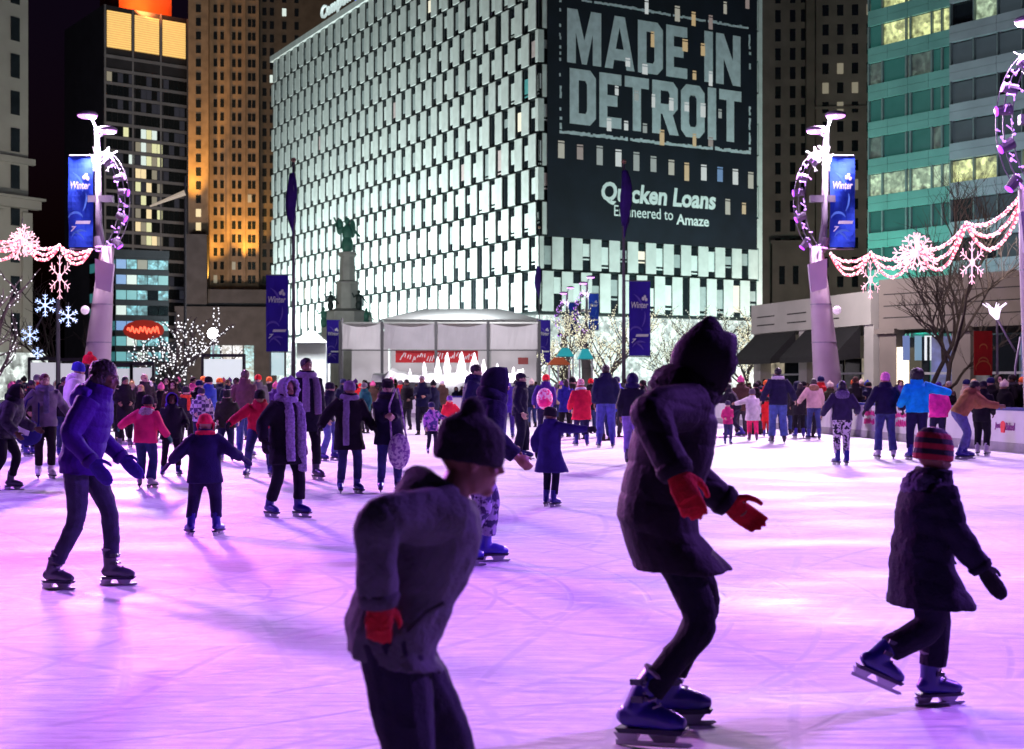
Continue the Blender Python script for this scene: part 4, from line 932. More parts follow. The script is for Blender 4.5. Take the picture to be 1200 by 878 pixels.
# turquoise and orange kiosks right of the tent
def kiosk(px0, px1, ytop, yeave, d, m, label):
    k = d / FPX; cx = ((px0 + px1)/2 - 600) * k; hw = (px1 - px0) * k / 2; o = tag(empty('kiosk', (cx, d, 0)), label, 'kiosk', 'small kiosks beyond the rink')
    b = MB(); b.frustum((0, 0, Z(yeave, d)), (0, 0, Z(ytop, d)), (hw, 1.4), (hw * .4, .3)); b.build('roof', m, o)
    b = MB(); b.box(-hw * .85, hw * .85, -1.0, 1.0, 0, 1.1); b.build('counter', canvas, o)
    for sx in (-1, 1):
        b = MB(); b.box(sx * hw * .85 - .05, sx * hw * .85 + .05, -1.1, -1.001, 0, Z(yeave, d) - .002); b.build('post', steel_p, o)
turq = mat('turquoise canopy', (.03, .45, .50), .7, .1, 1, emit=(.05, .75, .85), es=.12)
kiosk(652, 672, 408, 418, 82, turq, 'small turquoise canopied kiosk nearer the tent'); kiosk(677, 694, 409, 421, 80, turq, 'larger turquoise canopied kiosk beside the flagpole'); kiosk(641, 668, 419, 428, 72, mat('orange canopy', (.6, .14, .05), .7, .1), 'orange roofed kiosk behind the rink')
# red banner, white flower lamp on a pale curved post
rbx = W(1152, 452, 52); rbn = tag(empty('red_banner', (rbx.x, 52, 0)), 'upright red banner on a pole before the pavilion windows', 'banner'); k = 52 / FPX
b = MB(); b.tube([(.58, .05, 0), (.58, .05, Z(372, 52))], .05, 8); b.build('pole', steel_p, rbn)
b = MB(); b.box(-.36, .36, -.02, .02, Z(440, 52), Z(388, 52)); q = b.build('cloth', mat('red banner cloth', (.62, .025, .02), .75, .15, 2), rbn)
b = MB(Matrix.Translation((0, -.025, 0)))
for zz, r_ in ((Z(425, 52), .2), (Z(408, 52), .15), (Z(432, 52), .3)): swirl(b, arc_pts(0, zz, r_, 200, -20), .03)
b.build('printed_swirl', mat('orange swirl ink', (.8, .25, .08), .7, .1), q, keep=True)
fl = W(1192, 452, 40); fw = tag(empty('flower_lamp', (fl.x, 40, 0)), 'pale curved post with a glowing flower lamp near the right edge', 'lamp')
k = 40 / FPX; o_ = lambda px, py: ((px - 1192) * k, 0, Z(py, 40))
b = MB(); b.tube([(-.08, 0, 0), o_(1189, 470), o_(1190, 430), o_(1196, 395)], .035, 8); b.tube([o_(1190, 412), o_(1180, 395), o_(1168, 372)], .03, 8); b.build('stem', post_w, fw, smooth=True)
b = MB(); c = Vector(o_(1166, 366)); b.tube([c - Vector((-.08, 0, .22)), c, c + Vector((0, 0, .1))], [.05, .17, .2], 8)
for j in range(7): a = 2 * math.pi * j / 7; dv = Vector((math.cos(a), math.sin(a), .75)); b.tube([c + Vector((0, 0, .05)), c + dv * .22, c + dv * .36], [.03, .02, .012], 5)
b.build('flower_head', mat('glowing petals', (.8, .7, .9), .4, .05, emit=(.9, .78, 1), es=1.6), fw)
# printed adverts on the right hand boards
def on_board(px, zc):                   # the spot on a board panel under a photo column
    M, L, pn = board_frame(px, zc); best = min((abs((600 + FPX * q.x / q.y) - px), x) for x in [L * (k_ / 60 - .5) for k_ in range(61)] for q in [Matrix.Translation((0, 58, 0)) @ M @ Vector((x, 0, 0))])
    return M @ Matrix.Translation((best[1], 0, 0)), pn
M, pn = on_board(1178, .55)
text_obj('lettering', 'Just', M @ Matrix.Translation((-.30, -.015, 0)), .24, .17, plum, pn, depth=.004, bold=.02, shear=.2); text_obj('lettering', 'Baked', M @ Matrix.Translation((.25, -.015, 0)), .40, .17, plum, pn, depth=.004, bold=.02, shear=.2)
b = MB(M); b.frustum((-.07, -.012, -.14), (-.07, -.012, .0), (.07, .010), (.10, .010)); b.ell((-.07, -.012, .03), (.11, .011, .09), 12, 8); b.build('cupcake_print', redp, pn)
for px in (1019, 1057):
    M, pn = on_board(px, .56); b = MB(M); rg = random.Random(px)
    for row in (.11, -.11):
        for j in range(6):
            x = -.34 + j * .115; b.tube([(x, -.010, row - rg.uniform(.02, .08)), (x + .05, -.010, row + rg.uniform(.03, .11)), (x + .10, -.010, row - rg.uniform(0, .07))], .024, 4)
    b.build('advert_print', pink, pn)
# ------------------------------------------------------------------ the monument
bronze_g = mat('green bronze', (.05, .20, .15), .5, .3, 1.5, .3, 4); granite = mat('grey granite', (.40, .42, .40), .75, .15, 1, .2, 5); bronze_d = mat('dark bronze', (.02, .04, .04), .5, .3, 2)
md = 128; mx_ = W(407, 452, md).x; mon = tag(empty('monument', (mx_, md, 0)), 'granite soldiers monument with green bronze figures in front of the white office block', 'monument'); k = md / FPX
b = MB()
def oct_(r, z): return [(r * math.cos(R(22.5 + 45*i)), r * math.sin(R(22.5 + 45*i)), z) for i in range(8)]
b.rings([oct_(2.6, 0), oct_(2.6, Z(384, md)), oct_(2.5, Z(383, md)), oct_(2.5, Z(366, md)), oct_(2.15, Z(365, md)), oct_(1.2, Z(362, md)), oct_(1.1, Z(334, md)), oct_(1.25, Z(331, md)), oct_(.8, Z(329, md)), oct_(.72, Z(302, md)), oct_(.95, Z(299, md)), oct_(.9, Z(296, md))]); b.build('pedestal', granite, mon)
def small_figure(name, base, h, arm, m, seed):
    b = MB(Matrix.Translation(base)); b.ell((0, 0, h*.22), (h*.16, h*.15, h*.26)); b.ell((0, 0, h*.55), (h*.14, h*.11, h*.24)); b.ell((0, 0, h*.87), (h*.075, h*.08, h*.1)); b.tube([(0, 0, h*.7), (0, 0, h*.84)], h*.05, 6)
    b.tube([(h*.1, 0, h*.72), (h*.2, 0, h*.6), (arm[0]*h, 0, arm[1]*h)], [h*.05, h*.045, h*.03], 6); b.tube([(-h*.1, 0, h*.72), (-h*.24, 0, h*.62), (-h*.32, -.1, h*.82)], [h*.05, h*.045, h*.03], 6)
    b.build(name, m, mon, smooth=True)
small_figure('bronze_figure', (0, 0, Z(297, md)), 3.6, (.34, .45), bronze_g, 1)
b = MB(Matrix.Translation((0, 0, Z(297, md)))); b.ell((-.75, .1, 2.6), (.35, .12, .8)); b.ell((.5, .1, 2.4), (.3, .12, .9)); b.tube([(-1.0, 0, 2.9), (-1.3, 0, 3.5)], .09, 6); b.build('bronze_wings', bronze_g, mon, smooth=True)
for px, h in ((389, 1.9), (422, 2.0)): small_figure('bronze_figure', ((px - 407) * k, -1.0, Z(364, md)), h, (.4, .3), bronze_d, 2)
for px, h in ((383, 2.0), (430, 1.9)): small_figure('bronze_figure', ((px - 407) * k * 1.05, -1.4, Z(384, md)), h, (.4, .3), bronze_g, 3)
# ================================================================== people
BAKE = []; FACES = []
fold_tex = bpy.data.textures.new('folds', 'CLOUDS'); fold_tex.noise_scale = .10; fold_tex.noise_depth = 2
fold_tex2 = bpy.data.textures.new('soft folds', 'CLOUDS'); fold_tex2.noise_scale = .22; fold_tex2.noise_depth = 1
crease_tex = bpy.data.textures.new('creases', 'MUSGRAVE'); crease_tex.musgrave_type = 'RIDGED_MULTIFRACTAL'; crease_tex.noise_scale = .09; crease_tex.octaves = 2
fur_tex = bpy.data.textures.new('fur', 'CLOUDS'); fur_tex.noise_scale = .025; fur_tex.noise_depth = 2
quilt_tex = bpy.data.textures.new('quilting', 'WOOD'); quilt_tex.wood_type = 'BANDNOISE'; quilt_tex.noise_scale = .2; quilt_tex.turbulence = 4
def fab(c, kind='cloth'):
    key = f'{kind} ' + ' '.join(f'{v:.3f}' for v in c)
    if kind == 'shiny': return mat(key, c, .75, .15, 7, .25, 60, spec=.16)
    if kind == 'denim': return mat(key, c, .85, .35, 9, .3, 120)
    if kind == 'knit': return mat(key, c, .95, .2, 30, .6, 110)
    if kind == 'fur': return mat(key, c, .95, .4, 35, .8, 70)
    if kind == 'plastic': return mat(key, c, .35, .12, 8, .05, 40, spec=.5)
    if kind == 'hair': return mat(key, c, .55, .3, 40, .6, 60)
    return mat(key, c, .9, .22, 8, .35, 90, spec=.2)
def pattern(name, c1, c2, scale, kind='VORONOI', lo=.45, hi=.55):
    if name in MATS: return MATS[name]
    m = mat(name, c1, .85, .1, 5, .3, 80); n, l = m.node_tree.nodes, m.node_tree.links; b = n['Principled BSDF']
    tc = n.new('ShaderNodeTexCoord'); mx = n.new('ShaderNodeMix'); mx.data_type = 'RGBA'; mx.inputs[6].default_value = (*c1, 1); mx.inputs[7].default_value = (*c2, 1)
    if kind == 'CHECK':
        t = n.new('ShaderNodeTexChecker'); t.inputs['Scale'].default_value = scale; l.new(tc.outputs['Object'], t.inputs['Vector']); l.new(t.outputs['Fac'], mx.inputs[0])
    elif kind == 'BANDS':
        t = n.new('ShaderNodeTexWave'); t.bands_direction = 'Z'; t.inputs['Scale'].default_value = scale; l.new(tc.outputs['Object'], t.inputs['Vector'])
        r = n.new('ShaderNodeMapRange'); r.inputs[1].default_value = lo; r.inputs[2].default_value = hi; l.new(t.outputs['Fac'], r.inputs[0]); l.new(r.outputs[0], mx.inputs[0])
    else:
        t = n.new('ShaderNodeTexNoise'); t.inputs['Scale'].default_value = scale; t.inputs['Detail'].default_value = 2; l.new(tc.outputs['Object'], t.inputs['Vector'])
        r = n.new('ShaderNodeMapRange'); r.inputs[1].default_value = lo; r.inputs[2].default_value = hi; l.new(t.outputs['Fac'], r.inputs[0]); l.new(r.outputs[0], mx.inputs[0])
    l.new(mx.outputs[2], b.inputs['Base Color']); return m
def skin(tone):
    c = {'dark': (.085, .038, .022), 'mid': (.24, .12, .075), 'light': (.48, .29, .22)}[tone]; name = 'skin ' + tone
    if name in MATS: return MATS[name]
    m = mat(name, c, .5, .08, 20); n, l = m.node_tree.nodes, m.node_tree.links; b = n['Principled BSDF']; a = n.new('ShaderNodeVertexColor'); a.layer_name = 'face'
    src = b.inputs['Base Color'].links[0].from_socket; mx = n.new('ShaderNodeMix'); mx.data_type = 'RGBA'; mx.blend_type = 'MULTIPLY'; mx.inputs[0].default_value = 1
    l.new(src, mx.inputs[6]); l.new(a.outputs['Color'], mx.inputs[7]); l.new(mx.outputs[2], b.inputs['Base Color']); return m
def ik(a, t, l1, l2, pole):
    d = t - a; L = d.length; mx = (l1 + l2) * .995
    if L > mx: t = a + d * mx / L; d = t - a; L = mx
    x = (l1*l1 - l2*l2 + L*L) / (2*L); h = math.sqrt(max(0, l1*l1 - x*x)); u = d / L
    p = Vector(pole); p = (p - u * p.dot(u)).normalized()
    return a + u * x + p * h, t
def bend(pts, n=5):                     # rounded three-joint path with radii parameter
    a, k, c = pts; out = []
    k0, k1 = k.lerp(a, .22), k.lerp(c, .22)
    out += [a, a.lerp(k0, .5), k0]
    for i in range(1, n): t = i / n; out.append(k0.lerp(k, t).lerp(k.lerp(k1, t), t))
    out += [k1, k1.lerp(c, .5), c]; return out
def interp(keys, t):
    for (t0, v0), (t1, v1) in zip(keys, keys[1:]):
        if t <= t1: return v0 + (v1 - v0) * (t - t0) / max(1e-6, t1 - t0)
    return keys[-1][1]
def limb_tube(b, pts, keys, n=12, flat=1.0):
    path = bend(pts); L = [0]
    for p, q in zip(path, path[1:]): L.append(L[-1] + (q - p).length)
    b.tube(path, [interp(keys, l / L[-1]) for l in L], n, flat=flat)
def blob(b, name, m, parent, vox, it=3, disp=0.0, tex=None, M=None):
    o = b.build(name, m, parent, smooth=True)
    if M is not None: o.matrix_local = M
    md_ = o.modifiers.new('r', 'REMESH'); md_.mode = 'VOXEL'; md_.voxel_size = vox; md_.use_smooth_shade = True
    if it: s = o.modifiers.new('s', 'SMOOTH'); s.factor = .5; s.iterations = it
    if disp: d = o.modifiers.new('d', 'DISPLACE'); d.texture = tex or fold_tex; d.strength = disp; d.mid_level = .5; d.texture_coords = 'LOCAL'
    if disp and vox < .009: d = o.modifiers.new('d2', 'DISPLACE'); d.texture = crease_tex; d.strength = disp * .10; d.mid_level = .5; d.texture_coords = 'LOCAL'
    BAKE.append(o); return o
def hand_shape(b, M, s, curl=28, mitten=False, point=False):
    """M: x along the hand from the wrist, y towards the thumb, z out of the back of the hand"""
    T = lambda p: M @ (Vector(p) * s)
    ring = lambda x, hy, hz: [T((x, hy * math.cos(a), hz * math.sin(a))) for a in [2*math.pi*k/10 for k in range(10)]]
    b.rings([ring(-.02, .028, .021), ring(.01, .034, .018), ring(.05, .043, .017), ring(.09, .042, .015)])
    if mitten: b.rings([ring(.06, .044, .02), ring(.11, .046, .022), ring(.15, .040, .020), ring(.18, .022, .012)])
    else:
        for i, (y, L) in enumerate(((.031, .072), (.011, .080), (-.010, .074), (-.030, .058))):
            c = R(curl * (.8 + .15 * i)) if not (point and i == 0) else R(6); p = Vector((.078, y, 0)); pts = [p]; a = 0
            for k, f in enumerate((.45, .32, .23)): a += c * (.6 if k == 0 else 1); p = p + Vector((math.cos(a), y * .6, -math.sin(a))) * L * f; pts.append(p)
            b.tube([T(q) for q in pts], [.0105*s, .0100*s, .0092*s, .0070*s], 8)
    b.tube([T((.015, .026, -.004)), T((.045, .055, -.016)), T((.075, .064, -.026)), T((.098, .062, -.034))], [.015*s, .0125*s, .0105*s, .008*s], 8)
def person(x, y, H, head_deg, label, fit, pose=None, group=None, vox=.012, cat='person'):
    ps = dict(lean=4, roll=0, hip=.985, fl=(.0, .07, 0, 8, 0), fr=(.0, -.07, 0, -8, 0), hl=(.03, .035, -.29), hr=(.03, .035, -.29), head=(0, 0), pl=(-.8, .22, -.2), pr=(-.8, .22, -.2), twist=0)
    ps.update(pose or {}); f = dict(skin='mid', fat=1.0, hs=1.0, top=(.02, .02, .04), topk='cloth', hem=.05, puff=1.0, legs=(.01, .01, .02), legk='cloth', skate=(.016, .011, .20), hair=None, hat=None, glove=None, hood=None, flare=1.0, legfat=1.0, collar=True, skates=True, disp=1.0)
    f.update(fit); u = H / 1.7; fat = f['fat']; fs = u * f.get('footk', 1.0); fh = (.155 if f['skates'] else .09) * fs
    th, shk, Ls = .245*H, .235*H, .295*H
    # ---- skeleton: legs reach the feet, knees forward
    def ankle(ft):
        M = Matrix.Translation((ft[0]*H, ft[1]*H, 0)) @ Matrix.Rotation(R(ft[3]), 4, 'Z'); Mp = Matrix.Rotation(R(ft[4]), 4, 'Y')
        low = min((Mp @ Vector((q, 0, -fh))).z for q in (-.09*fs, .19*fs)); return M @ Matrix.Translation((0, 0, ft[2]*H - low)) @ Mp
    AL, AR = ankle(ps['fl']), ankle(ps['fr']); zp = (th + shk + fh) * ps['hip']; off = Vector((ps.get('px', 0)*H, 0, 0))
    for _ in range(60):
        hipL, hipR = Vector((0, .05*H, zp)) + off, Vector((0, -.05*H, zp)) + off
        if max((AL.translation - hipL).length, (AR.translation - hipR).length) < (th + shk) * .992: break
        zp -= .01 * H
    def knee(hp, A): return ik(hp, A.translation, th, shk, Vector((1, 0, .15)) + (A.to_3x3() @ Vector((.6, 0, 0))))[0]
    kL, kR = knee(hipL, AL), knee(hipR, AR); pel = Vector((0, 0, zp)) + off
    Rt = (Matrix.Rotation(R(ps['twist']), 3, 'Z') @ Matrix.Rotation(R(ps['roll']), 3, 'X') @ Matrix.Rotation(R(ps['lean']), 3, 'Y'))
    sp, fw, lt = Rt @ Vector((0, 0, 1)), Rt @ Vector((1, 0, 0)), Rt @ Vector((0, 1, 0)); nb = pel + sp * Ls
    shw = .098 * H * (1 if f['hs'] < 1.1 else .95); shL, shR = pel + sp * Ls * .90 + lt * shw, pel + sp * Ls * .90 - lt * shw
    yaw = Matrix.Rotation(R(ps['twist']), 3, 'Z')
    def arm(sh, hd, pole, s):
        t = sh + yaw @ Vector((hd[0], s * hd[1], hd[2])) * H; return ik(sh, t, .165*H, .150*H, yaw @ Vector((pole[0], s * pole[1], pole[2])))
    eL, wL = arm(shL, ps['hl'], ps['pl'], 1); eR, wR = arm(shR, ps['hr'], ps['pr'], -1)
    hh = .135 * H * f['hs']; nd = (sp * .45 + Vector((.08 + ps.get('neck', 0), 0, .6))).normalized(); hc = nb + nd * (.020*H + hh * .44)
    Rh = Matrix.Rotation(R(ps['twist'] * .6 + ps['head'][1]), 3, 'Z') @ Matrix.Rotation(R(ps['head'][0]), 3, 'Y'); MH = Matrix.Translation(hc) @ Rh.to_4x4()
    def hand_m(e, w, s):
        xa = (w - e).normalized(); inward = Vector((0, -s, 0)); za = (-inward - xa * (-inward).dot(xa))
        za = za.normalized() if za.length > .1 else Vector((0, 0, 1)); ya = za.cross(xa); M = Matrix.Identity(4)
        if s < 0: pass
        for i in range(3): M[i][0], M[i][1], M[i][2], M[i][3] = xa[i], ya[i] * (1), za[i], w[i]
        if ya.dot(fw) < 0:
            for i in range(3): M[i][1] *= -1
        return M
    HML, HMR = hand_m(eL, wL, 1), hand_m(eR, wR, -1); hsz = u * (1.02 if f['hs'] < 1.1 else 1.1)
    # ---- body: one continuous figure
    b = MB()
    def tring(fr, hw, hd, dx=0): c = pel + sp * Ls * fr + fw * dx * H; return [c + lt * hw*H*math.cos(a) + fw * hd*H*math.sin(a) for a in [2*math.pi*k/18 for k in range(18)]]
    b.rings([tring(-.12, .06, .05), tring(-.02, .088, .066), tring(.15, .082, .060), tring(.4, .076, .058), tring(.7, .088, .066), tring(.88, .088, .055), tring(1.0, .045, .042)])
    b.tube([nb - sp * .03*H, nb + nd * .02*H, hc - nd * hh * .15], [.036*H, .031*H, .030*H*f['hs']], 12)
    for hp, k, A in ((hipL, kL, AL), (hipR, kR, AR)):
        limb_tube(b, [hp + Vector((0, 0, .02*H)), k, A.translation], [(0, .044*H), (.35, .038*H), (.5, .028*H), (.68, .026*H), (1, .019*H)]); b.tube([A @ Vector((-.05*fs, 0, -.04*fs)), A @ Vector((.03*fs, 0, -.035*fs)), A @ Vector((.15*fs, 0, -.06*fs))], [.028*fs, .034*fs, .024*fs], 8)
    for sh, e, w, s in ((shL, eL, wL, 1), (shR, eR, wR, -1)): limb_tube(b, [sh - lt * s * .012*H, e, w], [(0, .034*H), (.45, .026*H), (.6, .024*H), (1, .0165*H)])
    for M in (HML, HMR): hand_shape(b, M, hsz * (.60 if f['glove'] else 1), 24, False)
    hp_ = lambda p: MH @ (Vector(p) * hh); hr = lambda r: tuple(v * hh for v in r)
    b.ell(hp_((-.05, 0, .12)), hr((.425, .325, .375)), 18, 12, Rh); b.ell(hp_((.07, 0, -.12)), hr((.315, .262, .36)), 16, 12, Rh)
    b.ell(hp_((.28, 0, -.40)), hr((.10, .11, .085)), 10, 8, Rh); b.tube([hp_((.33, 0, .08)), hp_((.40, 0, -.02)), hp_((.455, 0, -.115)), hp_((.36, 0, -.15))], [.035*hh, .042*hh, .055*hh, .035*hh], 8)
    b.ell(hp_((.345, 0, -.245)), hr((.055, .115, .028)), 10, 6, Rh); b.ell(hp_((.34, 0, -.29)), hr((.05, .10, .028)), 10, 6, Rh); b.ell(hp_((.30, 0, .11)), hr((.09, .22, .035)), 10, 6, Rh)
    for s in (1, -1): b.ell(hp_((-.03, s * .315, -.05)), hr((.075, .035, .12)), 8, 6, Rh); b.ell(hp_((.27, s * .16, -.14)), hr((.09, .09, .08)), 8, 6, Rh)
    body = blob(b, 'person', skin(f['skin']), None, vox * (.9 if vox < .01 else 1), 2)
    FACES.append((body, MH, hh, f['skin'])); tag(body, label, cat, group); body.location = (x, y, f.get('z', .0)); body.rotation_euler = (0, 0, R(head_deg))
    dk = f['disp'] * u
    # ---- trousers
    lf = f['legfat'] * fat; b = MB()
    b.rings([tring(-.16, .070*lf, .060*lf), tring(-.04, .097*lf, .078*lf), tring(.12, .092*lf, .071*lf), tring(.2, .086*lf, .068*lf)])
    for hp, k, A in ((hipL, kL, AL), (hipR, kR, AR)):
        end = A.translation + (k - A.translation).normalized() * (.02 if f['flare'] > 1.15 else .07) * fs; limb_tube(b, [hp + Vector((0, 0, .01*H)), k, end], [(0, .062*H*lf), (.35, .053*H*lf), (.5, .044*H*lf), (.75, .040*H*lf*(.5 + .5*f['flare'])), (.97, .036*H*lf*f['flare']), (1, .037*H*lf*f['flare'])])
    blob(b, 'trousers', f['legs'] if not isinstance(f['legs'], tuple) else fab(f['legs'], f['legk']), body, vox, 2, .018*dk, fold_tex)
    # ---- top
    pf = f['puff'] * fat * 1.08; b = MB(); hem = f['hem']; rs_ = []; n = 22
    def leg_at(hp, k, q): return hp.lerp(k, min(1, q / .245))
    if hem > .005:
        for i in range(5):
            q = hem * (1 - i / 4.5); a, c = leg_at(hipL, kL, q), leg_at(hipR, kR, q); ce = (a + c) / 2; ff = 1 + f.get('skirt', .25) * q / .2
            hw = max(abs(a.y - c.y) / 2 + .060*H*pf, .10*H*pf*ff); hd = max(abs(a.x - c.x) / 2 + .062*H*pf, .080*H*pf*ff); t = 1 - q / max(hem, .08)
            fwv = Vector((1, 0, 0)).lerp(fw, max(0, t)).normalized()
            rs_.append([ce + Vector((0, 1, 0)) * hw * math.cos(an) + fwv * hd * math.sin(an) for an in [2*math.pi*k_/n for k_ in range(n)]])
    def tr2(fr, hw, hd, dx=0): c = pel + sp * Ls * fr + fw * dx * H; return [c + lt * hw*H*math.cos(a) + fw * hd*H*math.sin(a) for a in [2*math.pi*k_/n for k_ in range(n)]]
    if not rs_: rs_ = [tr2(-.02, .100*pf, .080*pf)]
    rs_ += [tr2(.1, .100*pf, .080*pf), tr2(.35, .098*pf, .078*pf), tr2(.65, .106*pf, .084*pf), tr2(.85, .104*pf, .074*pf), tr2(.97, .072*pf, .060*pf), tr2(1.04, .050, .050)]
    b.rings(rs_)
    if f['collar']: b.tube([nb - sp*.03*H, nb + nd*.02*H, nb + nd*.05*H], [.066*H*min(pf, 1.2), .060*H*min(pf, 1.2), .056*H*min(pf, 1.2)], 14)
    for sh, e, w, s in ((shL, eL, wL, 1), (shR, eR, wR, -1)): limb_tube(b, [sh - lt * s * .02*H, e, w.lerp(e, .06)], [(0, .050*H*pf), (.3, .044*H*pf), (.55, .039*H*pf), (.85, .034*H*pf), (1, .031*H*pf)])
    top = blob(b, 'coat' if hem > .09 else 'jacket', f['top'] if not isinstance(f['top'], tuple) else fab(f['top'], f['topk']), body, vox, 3, .026*dk, fold_tex2 if f['topk'] == 'shiny' else fold_tex)
    if vox < .009:                                             # knitted cuffs and a stitched hem
        for e, w in ((eL, wL), (eR, wR)):
            b = MB(); dr_ = (w - e).normalized(); b.tube([w - dr_*.035*u, w - dr_*.02*u, w + dr_*.012*u], [.033*H*pf, .035*H*pf, .030*H*pf], 14); b.build('cuff', fab(tuple(v * .7 for v in f['top'])) if isinstance(f['top'], tuple) else f['top'], top, smooth=True)
        side = pel + sp*Ls*.28 - lt*.108*H*pf; b = MB(); b.tube([side + fw*.05*H + sp*.03*H, side - lt*.006*H + fw*.025*H, side + fw*.01*H - sp*.045*H], .0075*u, 6); b.build('pocket_welt', fab(tuple(v * .6 for v in f['top'])), top)
    if f.get('quilt'): top['quilt'] = f['quilt'] * u
    # ---- skates
    for A, kk_ in ((AL, kL), (AR, kR)):
        b = MB(A @ Matrix.Scale(fs, 4)); sd_ = (A.inverted() @ kk_).normalized(); so = Vector((-.016, 0, 0))
        if f['skates']:
            b.tube([so + sd_ * .14, so + sd_ * .065, (-.012, 0, -.03)], [.060, .054, .053], 14); b.tube([(-.078, 0, -.06), (-.06, 0, -.045), (.0, 0, -.038), (.07, 0, -.045), (.14, 0, -.062), (.185, 0, -.068)], [.024, .042, .050, .047, .041, .022], 12)
            q_ = MB(A @ Matrix.Scale(fs, 4)); q_.frustum((.05, 0, -.104), (.05, 0, -.084), (.125, .030), (.138, .036))
            sk = blob(b, 'skate', fab(f['skate'], 'plastic') if isinstance(f['skate'], tuple) else f['skate'], body, max(.008, vox * .8), 2)
            q_.build('sole', sole_m, sk)
            b = MB(A @ Matrix.Scale(fs, 4)); b.frustum((-.05, 0, -.138), (-.05, 0, -.104), (.035, .008), (.05, .02)); b.frustum((.10, 0, -.138), (.10, 0, -.104), (.04, .008), (.06, .02))
            b.prism([(-.10, -.155), (.185, -.155), (.21, -.145), (.20, -.135), (-.10, -.135)], -.004, .004); b.build('blade', steel_blade, sk)
            if vox < .009:
                b = MB(A @ Matrix.Scale(fs, 4))
                for z in (.095, .03): b.tube([(.05, -.045, z), (.045, 0, z + .008), (.05, .045, z)][::1], .010, 6); b.box(.0, .045, -.064, -.052, z - .010, z + .012)
                b.build('buckle', fab((.02, .02, .05), 'plastic'), sk)
                b = MB(A @ Matrix.Scale(fs, 4)); c0 = so + sd_ * .142; e1 = sd_.orthogonal().normalized(); e2 = sd_.cross(e1); b.tube([c0 + (e1*math.cos(t) + e2*math.sin(t)) * .056 for t in [2*math.pi*k_/16 for k_ in range(17)]], .010, 6); b.build('liner', fab((.20, .18, .24)), sk)
                b = MB(A @ Matrix.Scale(fs, 4))
                for k_ in range(5): zz = .075 - k_*.026; xx = .045 + max(0, k_ - 1) * .017; b.tube([(xx - .004, -.036, zz), (xx + .012, 0, zz + .004), (xx - .004, .036, zz)], .0045, 5)
                b.build('laces', fab((.30, .28, .34)), sk)
        else:
            b.tube([(-.02, 0, .12), (-.01, 0, -.02)], [.05, .048], 10); b.tube([(-.07, 0, -.05), (0, 0, -.04), (.1, 0, -.05), (.18, 0, -.06)], [.034, .042, .042, .03], 10); blob(b, 'boot', fab((.02, .015, .015)), body, .014, 1)
    # ---- gloves
    if f['glove']:
        for M, s in ((HML, 1), (HMR, -1)):
            b = MB(); hand_shape(b, M, hsz * f.get('gk', 1.16), 26 if not f.get('point') else 14, f.get('mitten', False), f.get('point', False)); b.tube([M @ Vector((-.05*u, 0, 0)), M @ Vector((.0, 0, 0))], [.042*u, .036*u], 10)
            blob(b, 'glove', fab(f['glove'], 'knit'), body, min(vox, .0085), 1)
    # ---- hair, hat, hood in the head's own frame
    n = 18
    def prof(b, keys, ex=1.0, ey=.83, cx=-.04): b.rings([[(hh*(cx + r*ex*math.cos(a) - dx), hh*r*ey*math.sin(a), hh*z) for a in [2*math.pi*k_/n for k_ in range(n)]] for r, z, dx in keys])
    hv = max(.008, vox * .9)
    if f['hair']:
        st, c = f['hair']; b = MB(); b.ell((-.085*hh, 0, .16*hh), (.435*hh, .358*hh, .40*hh), 18, 12)
        if st == 'long': b.ell((-.20*hh, 0, -.22*hh), (.26*hh, .37*hh, .55*hh), 14, 10)
        if st == 'bob': b.ell((-.14*hh, 0, -.10*hh), (.33*hh, .42*hh, .42*hh), 14, 10)
        if st == 'afro': b.ell((-.10*hh, 0, .18*hh), (.62*hh, .62*hh, .58*hh), 16, 12)
        if st == 'tail': b.tube([(-.40*hh, 0, .15*hh), (-.62*hh, 0, .0), (-.62*hh, 0, -.45*hh)], [.12*hh, .13*hh, .05*hh], 10)
        blob(b, 'hair', fab(c, 'hair'), body, hv, 1, .02*u, fur_tex, MH)
    if f['hat']:
        st, c = f['hat'][:2]; b = MB(); m = c if not isinstance(c, tuple) else fab(c, 'knit')
        if st in ('beanie', 'pom', 'tall'):
            k = 1.22 if st == 'tall' else 1.0
            prof(b, [(.45, -.07, 0), (.485, -.05, 0), (.495, .10, .0), (.475, .13, .0), (.475, .13 + .16*k, .01), (.41, .13 + .32*k, .03), (.25, .13 + .43*k, .05), (.04, .13 + .47*k, .06)])
            if st == 'pom': b.ell((-.10*hh, 0, .64*hh), (.17*hh,) * 3, 12, 8)
        if st == 'brim': prof(b, [(.47, .16, 0), (.66, .17, 0), (.66, .20, 0), (.47, .21, 0), (.46, .5, 0), (.40, .56, 0), (.1, .57, 0)])
        if st == 'cap': prof(b, [(.46, .10, 0), (.47, .24, 0), (.40, .42, 0), (.2, .52, 0), (.03, .53, 0)]); b.box(.3*hh, .72*hh, -.24*hh, .24*hh, .13*hh, .17*hh)
        if st == 'peak': prof(b, [(.47, -.05, 0), (.53, .02, 0), (.53, .22, .0), (.44, .42, .04), (.28, .62, .08), (.12, .80, .10), (.02, .86, .11)])
        if st == 'flaps':
            prof(b, [(.45, .05, 0), (.485, .07, 0), (.47, .25, .01), (.36, .50, .04), (.1, .60, .05)])
            for s in (1, -1): b.tube([(0, s*.40*hh, .1*hh), (.02*hh, s*.39*hh, -.35*hh)], [.16*hh, .05*hh], 8, flat=.5)
        blob(b, 'hat', m, body, hv, 1, .008*u, fur_tex, MH)
